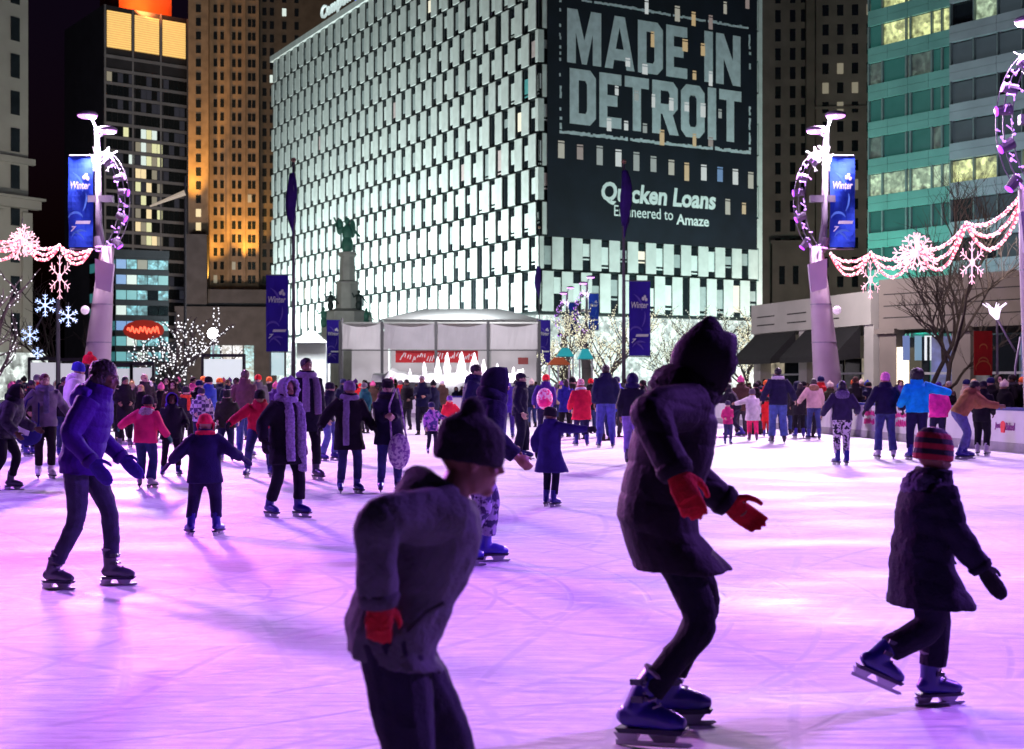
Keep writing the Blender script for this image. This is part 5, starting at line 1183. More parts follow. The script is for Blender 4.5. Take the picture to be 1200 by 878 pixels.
    if f['hood']:
        st, c = f['hood'][:2]; m = c if not isinstance(c, tuple) else fab(c, f['topk'])
        if st.startswith('up'):
            b = MB(); o_, i_ = [], []
            for j in range(9):                                  # shell open to the front: rings run from the crown's back to the face opening
                t = j / 8; ang = R(8 + 112 * t); xx = -.62 * math.cos(ang) * 1.0 - .02; rr = math.sin(min(ang, R(96)))
                o_.append([(hh*xx, hh*.50*rr*math.cos(a), hh*(.06 + (.62 + (.16 if 'peak' in st else 0)*max(0, math.sin(a)))*rr*math.sin(a))) for a in [2*math.pi*k_/n for k_ in range(n)]])
            i_ = [[(p[0] * .9 + .012*hh, p[1] * .86, .06*hh + (p[2] - .06*hh) * .86) for p in r] for r in o_][::-1]
            b.rings(o_ + i_); q = b.build('hood', m, body, smooth=True); q.matrix_local = MH
            b = MB(); b.ell(nb + nd * .02*H - fw * .02*H, (.075*H, .085*H, .05*H), 12, 8, Rt); blob(b, 'hood_base', m, body, vox, 2, .01*u)
            if 'fur' in st:
                b = MB(); fa = f['hood'][2]; b.tube([(hh*.30, hh*.46*math.cos(a), hh*(.05 + .56*math.sin(a))) for a in [2*math.pi*k_/16 for k_ in range(17)]], .13*hh, 8, cap=True); blob(b, 'fur_trim', fab(fa, 'fur'), body, hv, 1, .05*u, fur_tex, MH)
        else:
            b = MB(); c0 = nb - fw * .055*H - sp * .03*H; b.ell(c0, (.045*H*1.15, .085*H, .060*H), 14, 8, Rt); b.tube([nb + lt*.07*H, nb - fw*.05*H + lt*.05*H, nb - fw*.07*H, nb - fw*.05*H - lt*.05*H, nb - lt*.07*H], [.022*H, .03*H, .035*H, .03*H, .022*H], 10)
            blob(b, 'hood', fab(f['hood'][2], 'fur') if len(f['hood']) > 2 else m, body, vox, 1, .03*u if len(f['hood']) > 2 else .012*u, fur_tex if len(f['hood']) > 2 else fold_tex)
    if f.get('scarf'):
        c, tails = f['scarf']; b = MB(); b.tube([nb + fw*.055*H*math.cos(a) + lt*.06*H*math.sin(a) + sp*(.012*H) for a in [2*math.pi*k_/14 for k_ in range(15)]], .030*H, 10)
        for dy, L in tails:
            p0_ = nb + fw*.065*H + lt*dy*H - sp*.01*H; p1_ = pel + sp*Ls*.45 + fw*.10*H*pf + lt*dy*1.25*H; p2_ = Vector((p1_.x + .01*H, p1_.y, p1_.z - max(0.02*H, L*H - (p0_ - p1_).length)))
            b.tube([p0_, p0_.lerp(p1_, .5) + fw*.015*H, p1_, p2_], [.034*H, .036*H, .036*H, .034*H], 10, flat=.45)
        blob(b, 'scarf', fab(c, f.get('scarfk', 'knit')), body, vox, 1, .02*u if f.get('scarfk') == 'fur' else .008*u, fur_tex, None)
    return body, dict(nb=nb, pel=pel, wL=wL, wR=wR, sp=sp, fw=fw, lt=lt, H=H, MH=MH, hh=hh, HML=HML, HMR=HMR)
sole_m = mat('skate sole', (.012, .010, .04), .5, .1, 8)
steel_blade = mat('skate steel', (.35, .35, .40), .3, .1, 8, metal=.7)
def at_px(px, yf):                      # ground under a foot pixel
    g = G(px, yf); return g.x, g.y
# ------------------------------------------------------------------ the four skaters in front
NAVY, BLACK, JEAN, BLUE_SK, DKGREY = (.010, .010, .030), (.007, .007, .009), (.022, .032, .13), (.016, .011, .20), (.022, .022, .028)
person(-.275, 3.62, 1.42, 10, 'boy in a grey hoodie and dark knit hat, nearest of all the skaters', dict(skin='mid', hs=1.08, top=(.085, .094, .10), hem=.05, puff=1.07, legs=(.008, .009, .024), legk='denim', legfat=1.12, flare=1.2, hat=('pom', (.012, .011, .016)), glove=(.42, .012, .012), collar=False, gk=1.02, hood=('down', (.085, .094, .10)), disp=1.0, skate=BLUE_SK),
    dict(lean=24, hip=.985, fl=(.12, .075, 0, 4, 0), fr=(-.13, -.075, 0, -4, 0), hl=(-.10, .02, -.26), hr=(-.14, .055, -.150), pl=(-.4, .9, -.2), pr=(-1, .55, .15), head=(10, 4), px=-.045, neck=.30), vox=.0075)
person(.622, 5.42, 1.80, 6, 'woman in a long dark puffy coat, pointed hat and red gloves, skating right', dict(skin='mid', hs=1.02, fat=1.0, top=(.008, .006, .010), topk='shiny', hem=.13, skirt=.28, puff=1.08, quilt=.13, legs=(.006, .006, .012), legfat=.86, hat=('peak', (.006, .005, .007)), glove=(.48, .010, .014), hood=('up', (.008, .007, .009)), point=True, disp=.9, scarf=((.006, .005, .007), ()), scarfk='fur', skate=(.018, .010, .19)),
    dict(lean=14, hip=.87, fl=(.025, .085, 0, 0, 0), fr=(-.075, -.085, 0, -34, -4), hl=(.15, .06, -.235), hr=(-.075, .17, -.135), pl=(-.6, .5, -.4), pr=(-.9, .5, .3), head=(16, 4), px=-.02, neck=.68), vox=.0075)
person(1.825, 5.86, 1.185, 10, 'child in a dark parka and striped red and black hat, striding right in front', dict(skin='mid', hs=1.22, top=(.010, .009, .022), hem=.175, skirt=.5, puff=1.25, quilt=.14, legs=(.010, .009, .022), legfat=1.30, flare=1.1, footk=1.15, hat=('tall', pattern('striped hat', (.30, .012, .022), (.010, .008, .016), 6.5, 'BANDS', .44, .56)), glove=(.007, .007, .010), mitten=True, hood=('down', (.02, .018, .035), (.07, .065, .12)), disp=1.1, skate=(.014, .010, .16)),
    dict(lean=8, hip=.965, fl=(.07, .055, 0, 2, 0), fr=(-.20, -.055, .075, -4, 24), hl=(.09, .05, -.275), hr=(.11, .08, -.275), head=(6, 14), px=.0), vox=.0075)
person(-3.06, 9.42, 1.68, -4, 'teenager in a purple jacket and grey jeans skating right, left part of the rink', dict(skin='dark', hs=1.02, top=(.036, .005, .15), topk='shiny', quilt=.12, hem=.055, skirt=.35, puff=1.0, footk=.90, legs=(.020, .017, .055), legk='denim', legfat=.90, hair=('bob', (.012, .006, .008)), glove=(.035, .012, .24), mitten=True, hood=('down', (.09, .03, .34)), disp=1.0, skate=(.05, .045, .08)),
    dict(lean=14, hip=.955, fl=(.095, .06, 0, 4, 0), fr=(-.115, -.06, 0, -12, 0), hl=(.06, .05, -.25), hr=(.055, .08, -.25), head=(10, 6), px=-.02, neck=.3), vox=.0085)
# ------------------------------------------------------------------ skaters in the middle of the rink
WALK = dict(fl=(.09, .06, 0, 4, 0), fr=(-.08, -.06, 0, -6, 6)); GLIDE = dict(lean=10, hip=.94, fl=(.08, .07, 0, 6, 0), fr=(-.10, -.07, 0, -14, 0)); OUT = dict(hl=(.05, .20, -.20), hr=(.05, .20, -.20))
prg = random.Random(33)
def sk(px, yf, ytop, deg, label, fit, pose=None, vox=.0125, hk=None):
    d = CAM_H * FPX / (yf - HOR); H = (yf - ytop) / FPX * d; H = (H - .065) / (1.03 if (fit.get('hat') or fit.get('hood')) else 1.01) if hk is None else hk
    if not pose or 'fl' not in pose:                              # nobody stands quite alike
        pose = dict(pose or {}); a = prg.uniform(-.05, .07); pose.update(fl=(a, prg.uniform(.05, .08), 0, prg.uniform(0, 22), 0), fr=(-a * prg.uniform(.3, 1), -prg.uniform(.05, .08), 0, -prg.uniform(0, 22), 0)); pose.setdefault('lean', prg.uniform(2, 12)); pose.setdefault('hip', prg.uniform(.95, .985)); pose.setdefault('roll', prg.uniform(-4, 4))
        if 'hl' not in pose: pose['hl'] = prg.choice(((.10, .03, -.25), (.03, .05, -.28), (.08, -.02, -.19), (.06, .07, -.25))); pose.setdefault('hr', prg.choice(((.08, .02, -.25), (.02, .05, -.28), (.09, -.01, -.2), (.12, .08, -.2)))); pose.setdefault('head', (prg.uniform(0, 14), prg.uniform(-35, 35)))
    x, y = at_px(px, yf); return person(x, y, H, deg, label, fit, pose, 'skaters on the ice', vox if d < 26 else .015)
HAT = lambda c, s='beanie': (s, c)
sk(170, 572, 456, 84, 'child in a hot pink puffy jacket and jeans seen from behind', dict(top=(.85, .03, .16), topk='shiny', hem=.06, puff=1.2, hs=1.15, legs=JEAN, legk='denim', flare=1.35, legfat=1.1, hat=HAT((.012, .006, .02)), hood=('down', (.6, .2, .25), (.5, .35, .40)), glove=(.02, .12, .10), skate=(.4, .35, .45)), dict(hl=(.02, .22, -.14), hr=(.03, .13, -.24)))
sk(240, 628, 479, 96, 'small child in a navy snowsuit and bright red hat skating away with arms held out', dict(top=(.012, .009, .05), hem=.12, puff=1.28, hs=1.2, legs=(.012, .009, .04), legfat=1.3, hat=HAT((.62, .012, .05), 'flaps'), glove=(.012, .009, .05), mitten=True, scarf=((.55, .012, .04), ()), footk=1.15), dict(lean=6, fl=(.0, .12, 0, 25, 0), fr=(.02, -.10, .0, -20, 0), hl=(.02, .20, -.20), hr=(.05, .21, -.17)))
sk(332, 606, 432, -38, 'woman in a shaggy grey fur hood scarf over a black coat', dict(skin='mid', top=(.008, .007, .012), hem=.17, puff=1.1, legs=(.008, .007, .014), legfat=1.05, flare=1.1, hood=('up fur', (.24, .20, .32), (.30, .25, .40)), scarf=((.28, .23, .38), ((.045, .50), (-.045, .42))), scarfk='fur', glove=(.008, .007, .010)), dict(lean=6, hip=.96, fl=(.09, .07, 0, 6, 0), fr=(-.08, -.06, 0, -8, 0), hr=(.0, .11, -.26)))
sk(358, 562, 413, -62, 'very tall dark haired man in an open dark coat with lilac grey collar', dict(skin='mid', top=(.010, .009, .022), hem=.16, puff=1.05, legs=(.008, .007, .014), hair=('short', (.010, .007, .010)), scarf=((.25, .18, .33), ((.05, .30), (-.03, .28))), skate=(.03, .02, .06)), dict(fl=(.10, .06, 0, 12, 0), fr=(-.07, -.06, 0, -10, 0)))
sk(304, 559, 441, -78, 'skater in a crimson jacket and black beanie stooping forward with arms spread', dict(skin='mid', top=(.45, .008, .045), hem=.03, puff=1.1, legs=JEAN, legk='denim', hat=HAT(BLACK), glove=BLACK), dict(lean=38, hip=.86, fl=(.06, .11, 0, 14, 0), fr=(.02, -.12, 0, -16, 0), hl=(.12, .16, -.18), hr=(.10, .20, -.16), head=(6, 0)), hk=1.58)
sk(287, 537, 428, 92, 'man in a brown jacket and blue jeans with bare head standing behind the crimson jacket', dict(skin='light', top=(.14, .07, .07), legs=(.05, .08, .22), legk='denim', hair=('short', (.10, .06, .05))))
sk(408, 578, 437, -66, 'woman in a long black coat with a lilac grey scarf hanging across it', dict(skin='mid', top=(.010, .008, .012), hem=.17, puff=1.12, legs=(.02, .02, .10), legk='denim', hair=('long', (.012, .009, .012)), hat=HAT((.20, .13, .24)), scarf=((.25, .20, .32), ((-.05, .40),)), glove=BLACK), dict(lean=8, hip=.97, fl=(.05, .07, 0, 10, 0), fr=(-.04, -.06, 0, -14, 0), hl=(.10, .10, -.24), hr=(.05, .18, -.22)))
b1, j1 = sk(456, 577, 435, -80, 'man in a black brimmed hat hugging himself beside a hanging patterned bag', dict(skin='light', top=(.016, .013, .040), hem=.13, puff=1.15, legs=(.026, .028, .15), legk='denim', hat=HAT((.008, .007, .009), 'brim'), hair=('short', (.012, .009, .010)), scarf=((.008, .007, .010), ())), dict(lean=6, hl=(.12, -.06, -.15), hr=(.13, -.08, -.13), head=(18, 10)))
sk(383, 540, 441, -15, 'short haired skater in a dark top and pale washed jeans facing right, between two couples', dict(skin='light', top=(.012, .011, .03), legs=(.08, .09, .30), legk='denim', flare=1.25, hat=HAT((.010, .008, .020))), dict(hl=(.14, .05, -.18)))
sk(506, 532, 468, -70, 'toddler in a purple and navy snowsuit on the far side of the ice', dict(skin='light', top=pattern('toddler suit', (.05, .03, .20), (.4, .15, .5), 14), hem=.1, puff=1.2, hs=1.25, legs=NAVY, hat=HAT((.02, .02, .08))), dict(hl=(.05, .2, -.12)))
sk(551, 545, 419, -8, 'tall man with cropped dark hair in a navy jacket, looking right beside the hooded teenager', dict(skin='light', top=(.014, .012, .060), hem=.08, puff=1.15, legs=(.012, .011, .03), hair=('short', (.012, .010, .012)), hood=('down', (.014, .012, .06))), dict(lean=10))
sk(557, 661, 436, 14, 'teenager in a dark hoodie and camouflage trousers bending forward behind the boy in grey', dict(skin='mid', top=(.014, .012, .045), hem=.03, puff=1.2, legs=pattern('camouflage', (.30, .27, .42), (.03, .025, .08), 16), legfat=1.15, hood=('up', (.012, .011, .035)), skate=(.03, .018, .34)), dict(lean=26, hip=.93, fl=(.07, .06, 0, 0, 0), fr=(-.08, -.05, 0, -10, 0), hl=(.12, .07, -.22), hr=(.08, .12, -.24), head=(4, 0), px=-.04), vox=.010, hk=1.66)
sk(609, 538, 431, -4, 'man in a plain black jacket and loose black trousers standing in profile, mid rink', dict(skin='light', top=(.010, .008, .030), hem=.06, puff=1.08, legs=(.009, .008, .026), legfat=1.25, flare=1.3, hat=HAT((.012, .010, .03), 'cap'), hair=('short', (.012, .010, .012))), dict(lean=2, fl=(.05, .05, 0, 0, 0), fr=(-.03, -.05, 0, 0, 0)))
b2, j2 = sk(638, 520, 433, 88, 'skater with a knitted red hat wearing a pink flowered backpack', dict(top=(.05, .02, .20), puff=1.1, legs=(.012, .011, .05), hat=HAT((.75, .02, .03))))
sk(644, 594, 471, 60, 'child in a long indigo coat and black hat reaching one arm out to the right', dict(top=(.028, .018, .13), hem=.21, puff=1.15, skirt=.5, hs=1.15, legs=(.010, .009, .03), hat=HAT((.008, .007, .012)), glove=(.010, .009, .02)), dict(lean=3, fl=(.04, .06, 0, 10, 0), fr=(.0, -.05, 0, -10, 0), hr=(.14, .27, -.02), hl=(.03, .09, -.26), head=(6, -30)))
sk(682, 523, 439, 96, 'skater in a red and white santa suit seen from behind', dict(top=(.60, .010, .05), hem=.16, puff=1.2, legs=(.015, .013, .06), hat=('tall', pattern('santa hat', (.8, .75, .75), (.6, .01, .05), 9, 'BANDS', .4, .6)), scarf=((.7, .65, .7), ())))
sk(710, 525, 424, 90, 'broad man in a navy jacket and blue jeans right of the santa suit', dict(skin='mid', fat=1.12, top=(.010, .010, .045), puff=1.1, hem=.03, legs=(.05, .05, .30), legk='denim', hair=('short', (.03, .02, .02)), scarf=None), dict(fl=(.03, .08, 0, 10, 0), fr=(-.03, -.08, 0, -10, 0)))
sk(741, 545, 431, 82, 'skater in a black leather jacket and dark hood with pale violet jeans', dict(top=(.010, .009, .022), topk='shiny', puff=1.12, hem=.02, legs=(.22, .13, .50), legk='denim', legfat=1.1, hood=('up', (.014, .010, .06)), skate=(.06, .04, .10)), dict(hip=.97, fl=(.08, .06, 0, 6, 0), fr=(-.07, -.06, 0, -8, 0)))
sk(882, 517, 453, 80, 'small child in a white coat and bright pink leggings', dict(top=(.72, .66, .66), hem=.16, puff=1.2, hs=1.22, legs=(.80, .03, .14), legfat=1.15, hat=HAT((.10, .07, .10)), skate=(.10, .03, .08)), dict(hl=(.0, .25, -.08)))
sk(912, 520, 428, 88, 'tall man in navy jacket and mid blue jeans beside the white coated child', dict(skin='light', top=(.014, .011, .045), puff=1.15, hem=.05, legs=(.055, .085, .30), legk='denim', legfat=1.15, flare=1.2, hair=('short', (.012, .010, .016)), scarf=((.6, .55, .6), ()), skate=(.04, .03, .06)), dict(fl=(.02, .08, 0, 10, 0), fr=(.0, -.08, 0, -10, 0), hl=(.0, .12, -.26), hr=(.04, .13, -.25)))
sk(863, 512, 441, 150, 'dark clothed skater with blue skates crouching past the white coated child', dict(top=(.010, .009, .018), legs=(.014, .013, .03), hair=('bob', BLACK), puff=1.1), dict(lean=28, hip=.85, fl=(.10, .08, 0, 0, 0), fr=(-.08, -.07, 0, 0, 0), hl=(.2, .08, -.10), hr=(.2, .08, -.12)), hk=1.68)
sk(954, 515, 439, 84, 'woman in a beige padded jacket with a brown fur hood, jeans and blue skates', dict(top=(.55, .36, .33), topk='shiny', puff=1.15, hem=.05, legs=(.03, .04, .16), legk='denim', hair=('bob', (.015, .010, .012)), hood=('down', (.2, .1, .05), (.22, .12, .06))), dict(hl=(.05, .14, -.22), lean=10, fl=(.05, .08, 0, 16, 0), fr=(-.03, -.08, 0, -16, 0)))
sk(987, 545, 440, 80, 'woman in a dusky violet jacket and black and white patterned leggings', dict(top=(.030, .022, .060), puff=1.1, hem=.03, legs=pattern('spotted leggings', (.62, .55, .62), (.015, .012, .03), 20, lo=.47, hi=.53), legfat=1.05, hair=('long', (.010, .008, .014)), hood=('down', (.10, .08, .16), (.14, .11, .20))), dict(fl=(.03, .055, 0, 30, 0), fr=(-.02, -.05, 0, 8, 0), hl=(.05, .13, -.23), hr=(.10, .08, -.20)))
sk(1038, 538, 432, 88, 'woman in a candy pink knit hat, navy jacket and jeans seen from behind', dict(top=(.014, .010, .045), puff=1.15, hem=.03, legs=(.03, .035, .15), legk='denim', hat=HAT((.80, .22, .50), 'tall'), hair=('bob', (.35, .12, .10)), flare=1.3, glove=BLACK, skate=(.35, .3, .4)), dict(fl=(.0, .09, 0, 10, 0), fr=(.0, -.09, 0, -10, 0), hl=(.03, .13, -.25), hr=(.06, .12, -.24)))
sk(1075, 539, 430, 86, 'woman with a big black afro and sky blue jacket holding out her right arm', dict(skin='dark', top=(.005, .36, .80), puff=1.18, hem=.03, legs=(.014, .010, .05), legfat=1.1, hair=('afro', (.010, .008, .010))), dict(hr=(.06, .285, -.07), hl=(.06, .08, -.22), fl=(.0, .08, 0, 14, 0), fr=(-.02, -.07, 0, -14, 0)))
sk(1100, 531, 442, 88, 'child in a fluorescent pink jacket and indigo hat beside the sky blue jacket', dict(top=(.90, .04, .35), puff=1.2, hem=.05, legs=(.014, .012, .04), hat=HAT((.045, .012, .22))), None)
sk(1128, 538, 441, -2, 'man in a tan jacket bending over the boards with his arm stretched to the right', dict(skin='mid', top=(.30, .12, .055), puff=1.15, hem=.02, legs=(.09, .08, .26), legk='denim', legfat=1.1, hair=('short', BLACK), hood=('down', (.32, .12, .06))), dict(lean=36, hip=.93, fl=(.05, .06, 0, 0, 0), fr=(-.05, -.06, 0, 0, 0), hl=(.24, .03, -.10), hr=(.27, .05, -.12), head=(10, 0), px=-.05), hk=1.68)
sk(1150, 534, 440, 60, 'person in all black clothes standing at the gap in the boards', dict(skin='dark', top=(.008, .007, .011), hem=.10, legs=(.007, .006, .010), legfat=1.15, hat=HAT((.012, .008, .02)), skate=(.35, .32, .36)))
sk(2, 575, 436, 4, 'person in a dark patterned jacket half cut off by the left edge', dict(skin='dark', top=pattern('dark plaid', (.012, .010, .022), (.035, .028, .05), 11), puff=1.25, hem=.06, legs=(.008, .007, .012), hood=('up', (.010, .008, .014)), skate=(.05, .04, .08)), dict(lean=24, hip=.93, fl=(.06, .07, 0, 0, 0), fr=(-.10, -.07, 0, -8, 0), hl=(.14, .08, -.22), hr=(.08, .1, -.25)))
b3, j3 = sk(52, 561, 433, -62, 'woman with long auburn hair, pale grey cardigan and white figure skates', dict(skin='light', top=(.16, .14, .18), hem=.06, puff=1.05, legs=(.014, .010, .014), hair=('long', (.10, .012, .025)), skate=(.75, .70, .72), scarf=((.14, .12, .22), ((.0, .22),)), glove=None), dict(fl=(.02, .06, 0, 10, 0), fr=(.0, -.055, 0, -10, 0), hl=(.04, .12, -.22), hr=(.06, .12, -.20)))
sk(84, 548, 417, 12, 'skater in a white puffy jacket and royal blue beanie behind the purple jacket', dict(skin='light', top=(.78, .70, .76), topk='shiny', puff=1.2, hem=.03, legs=(.012, .012, .02), hat=HAT((.03, .03, .40)), hood=('down', (.75, .7, .75))), dict(lean=10))
sk(101, 543, 407, 20, 'skater in a dark jacket and scarlet beanie, head just above the purple jacket', dict(skin='light', top=(.012, .011, .02), hem=.06, legs=BLACK, hat=HAT((.78, .012, .03), 'pom')))
sk(201, 558, 456, -70, 'child in a black jacket with a purple hood and blue skates behind the pink jacket', dict(skin='dark', top=(.012, .010, .022), hem=.10, puff=1.2, hs=1.1, legs=(.010, .009, .018), hood=('up', (.09, .04, .40)), glove=BLACK), dict(fl=(.04, .08, 0, 14, 0), fr=(-.02, -.10, 0, -14, 0), hl=(.1, .08, -.2)))
sk(236, 536, 449, -75, 'person in a black and white plaid jacket behind the red hatted child', dict(skin='light', top=pattern('plaid', (.50, .46, .56), (.06, .045, .12), 13, 'CHECK'), puff=1.15, hem=.04, legs=(.02, .018, .05), hat=HAT((.03, .02, .05))), dict(lean=6))
sk(146, 524, 435, -68, 'woman in a long hooded black coat behind the pink jacket', dict(skin='mid', top=(.010, .008, .012), hem=.15, legs=BLACK, hair=('long', BLACK), hood=('down', (.012, .01, .014)), skate=(.12, .1, .16)))
sk(168, 520, 434, -60, 'fair haired man in a dark olive jacket left of the lit tree trunk', dict(skin='light', top=(.035, .028, .030), hem=.06, puff=1.15, legs=NAVY, hair=('short', (.50, .32, .18))))
sk(265, 541, 450, -84, 'person in a dark olive coat and black beanie looking down, left of the crimson jacket', dict(skin='light', top=(.022, .022, .016), hem=.08, puff=1.2, legs=(.015, .018, .05), hat=HAT((.012, .012, .012))), dict(head=(22, 0), lean=8))
sk(217, 527, 448, -60, 'child with an orange scarf and black hat near the plaid jacket', dict(skin='light', top=(.02, .018, .03), legs=BLACK, hat=HAT((.015, .012, .02)), scarf=((.75, .06, .02), ((.02, .2),)), hs=1.1))
sk(526, 522, 460, -85, 'child in a red jacket and purple hat on the far ice', dict(skin='light', top=(.65, .02, .04), puff=1.2, hs=1.15, legs=(.05, .03, .2), hat=HAT((.16, .06, .35))), dict(hl=(.03, .18, -.2)))
sk(596, 514, 438, 100, 'skater in an indigo coat behind the man in plain black', dict(top=(.05, .025, .25), hem=.14, legs=(.04, .025, .16), hair=('short', (.05, .04, .05))))
sk(663, 513, 441, 95, 'dark haired woman in a royal blue coat left of the santa suit', dict(top=(.02, .02, .20), hem=.12, legs=BLACK, hair=('long', (.010, .008, .010))))
sk(898, 512, 462, 85, 'child in a scarlet coat close behind the tall man in navy', dict(top=(.65, .02, .02), hem=.15, hs=1.2, legs=(.5, .02, .02), hat=HAT((.012, .01, .012))))
sk(853, 521, 466, -90, 'child in a raspberry jacket partly behind the long dark coat', dict(top=(.55, .03, .16), hem=.08, hs=1.2, legs=(.05, .045, .12), hat=HAT((.04, .03, .07)), skin='light'))
sk(937, 513, 445, 84, 'person in a black coat between the navy jacket and the beige jacket', dict(top=(.012, .010, .016), hem=.14, legs=BLACK, hair=('bob', (.02, .012, .012))))
sk(20, 530, 440, -40, 'person in a black bomber jacket at the far left with back to the booth', dict(skin='mid', top=(.012, .010, .016), legs=(.02, .02, .09), hair=('short', BLACK)))
sk(34, 535, 441, -30, 'woman in a black coat with tied back hair behind the grey cardigan', dict(skin='mid', top=(.014, .012, .016), hem=.12, legs=BLACK, hair=('tail', BLACK)))
sk(75, 536, 437, -60, 'man in a black jacket and blue jeans just right of the grey cardigan', dict(skin='mid', top=(.012, .010, .015), legs=(.02, .025, .09), legk='denim', hair=('short', BLACK), hem=.05))
# things carried
bx_, by_ = b1.location.x, b1.location.y
bag = tag(empty('handbag', (bx_ + .16, by_ - .30, .55)), 'white paisley patterned shoulder bag hanging beside the brimmed hat', 'bag')
b = MB(); b.ell((0, 0, .02), (.15, .09, .24), 14, 10); b.build('pouch', pattern('paisley bag', (.62, .52, .62), (.25, .12, .35), 22), bag, smooth=True)
b = MB(); b.tube([(-.10, 0, .18), (-.14, .10, .62), (-.06, .16, .86)], .014, 6); b.tube([(.10, 0, .18), (.02, .10, .62), (-.03, .16, .86)], .014, 6); b.build('strap', pattern('paisley bag', (.62, .52, .62), (.25, .12, .35), 22), bag)
bp_ = tag(empty('backpack', (b2.location.x, b2.location.y - .22, 1.12)), 'pink flowered backpack worn under the knitted red hat', 'backpack')
b = MB(); b.ell((0, 0, 0), (.20, .12, .27), 14, 10); b.build('pouch', pattern('flowered pack', (.80, .05, .25), (.85, .55, .7), 14), bp_, smooth=True); b = MB(); b.ell((0, -.10, -.10), (.14, .06, .10), 12, 8); b.build('pocket', fab((.75, .03, .22)), bp_, smooth=True)
tb = tag(empty('tote_bag', (b3.location.x - .14, b3.location.y - .30, .72)), 'dark blue bag with a white paper sticking out, carried by the auburn haired woman', 'bag')
b = MB(); b.ell((0, 0, 0), (.22, .10, .20), 14, 10); b.build('pouch', fab((.02, .018, .13)), tb, smooth=True); b = MB(); b.prism([(-.14, .0), (.04, -.04), (.10, .16), (-.03, .30), (-.15, .24)], -.13, -.105); b.build('paper', fab((.78, .76, .8)), tb); b = MB(); b.tube([(-.15, 0, .12), (-.05, .1, .50), (.10, .18, .62), (.15, .02, .12)], .013, 6); b.build('strap', fab((.02, .018, .13)), tb)
# ------------------------------------------------------------------ spectators standing beyond the boards
SP = []
protos = []
for i, (fit, pose) in enumerate(((dict(skin='light', hat=('beanie', BLACK), hem=.10, puff=1.1), dict()), (dict(skin='mid', hair=('short', BLACK), hem=.05), dict(hl=(.12, -.02, -.15), hr=(.12, -.02, -.16))), (dict(skin='light', hair=('long', BLACK), hem=.15, puff=1.1), dict(head=(5, 30))),
        (dict(skin='mid', hat=('pom', BLACK), hem=.10, puff=1.2, hs=1.05), dict(head=(0, -35))), (dict(skin='light', hood=('up', BLACK), hem=.08, puff=1.15), dict(lean=8)), (dict(skin='dark', hair=('short', BLACK), hem=.12, scarf=(DKGREY, ())), dict(hl=(.1, .04, -.2))))):
    fit = dict(fit, skates=False, legs=(.012, .012, .02), top=(.02, .02, .03)); o, j = person(0, 0, 1.72, 0, '', fit, pose, 'spectators beyond the rink boards', .024); protos.append((o, fit)); o['proto'] = 1
# ================================================================== bake the modifiers, paint the faces
bpy.context.view_layer.update()
dg = bpy.context.evaluated_depsgraph_get()
done = {}
for o in BAKE:
    me = bpy.data.meshes.new_from_object(o.evaluated_get(dg)); me.name = o.name; done[o] = me
for o, me in done.items():
    old = o.data; o.modifiers.clear(); o.data = me
    if 'quilt' in o:                                           # stitched channels of a padded coat
        n = len(me.vertices); co = np.empty(n * 3, np.float32); no = np.empty(n * 3, np.float32); me.vertices.foreach_get('co', co); me.vertex_normals.foreach_get('vector', no)
        co = co.reshape(n, 3); no = no.reshape(n, 3); pr = o['quilt']; k = np.abs(np.sin(np.pi * (co[:, 2] + .25 * co[:, 0]) / pr)) ** .5 - .75
        co += no * (k * pr * .06)[:, None]; me.vertices.foreach_set('co', co.ravel()); del o['quilt']
    if old.users == 0: bpy.data.meshes.remove(old)
TONE = {'dark': (.35, .25, .3), 'mid': (.25, .16, .14), 'light': (.22, .15, .13)}
for o, MH, hh, tone in FACES:
    me = o.data; n = len(me.vertices); co = np.empty(n * 3, np.float32); me.vertices.foreach_get('co', co); co = co.reshape(n, 3)
    inv = np.array(MH.inverted()); q = (co @ inv[:3, :3].T + inv[:3, 3]) / hh; c = np.ones((n, 4), np.float32)
    xx, yy, zz = q[:, 0], np.abs(q[:, 1]), q[:, 2]; front = (xx > .16) & (zz > -.6) & (zz < .6) & (yy < .5)
    eye = front & (((yy - .145) / .068) ** 2 + ((zz - .035) / .036) ** 2 < 1); c[eye] = (.9, .9, 1.0, 1) if tone != 'dark' else (2.2, 3.2, 4.5, 1)
    iris = front & (((yy - .145) / .032) ** 2 + ((zz - .035) / .036) ** 2 < 1); c[iris] = (.08, .08, .09, 1)
    brow = front & (np.abs(yy - .15) < .095) & (np.abs(zz - .125 + .3 * np.abs(yy - .13) ** 1.5) < .018); c[brow] = (.2, .16, .15, 1)
    lid = front & (((yy - .145) / .08) ** 2 + ((zz - .05) / .05) ** 2 < 1) & ~eye & (zz > .04); c[lid] = (.55, .5, .5, 1)
    lip = (xx > .28) & (yy < .10) & (zz < -.215) & (zz > -.315); c[lip] = (1.1, .62, .62, 1)
    seam = (xx > .28) & (yy < .105) & (np.abs(zz + .266) < .009); c[seam] = (.3, .2, .2, 1)
    at = me.color_attributes.new('face', 'FLOAT_COLOR', 'POINT'); at.data.foreach_set('color', c.ravel())
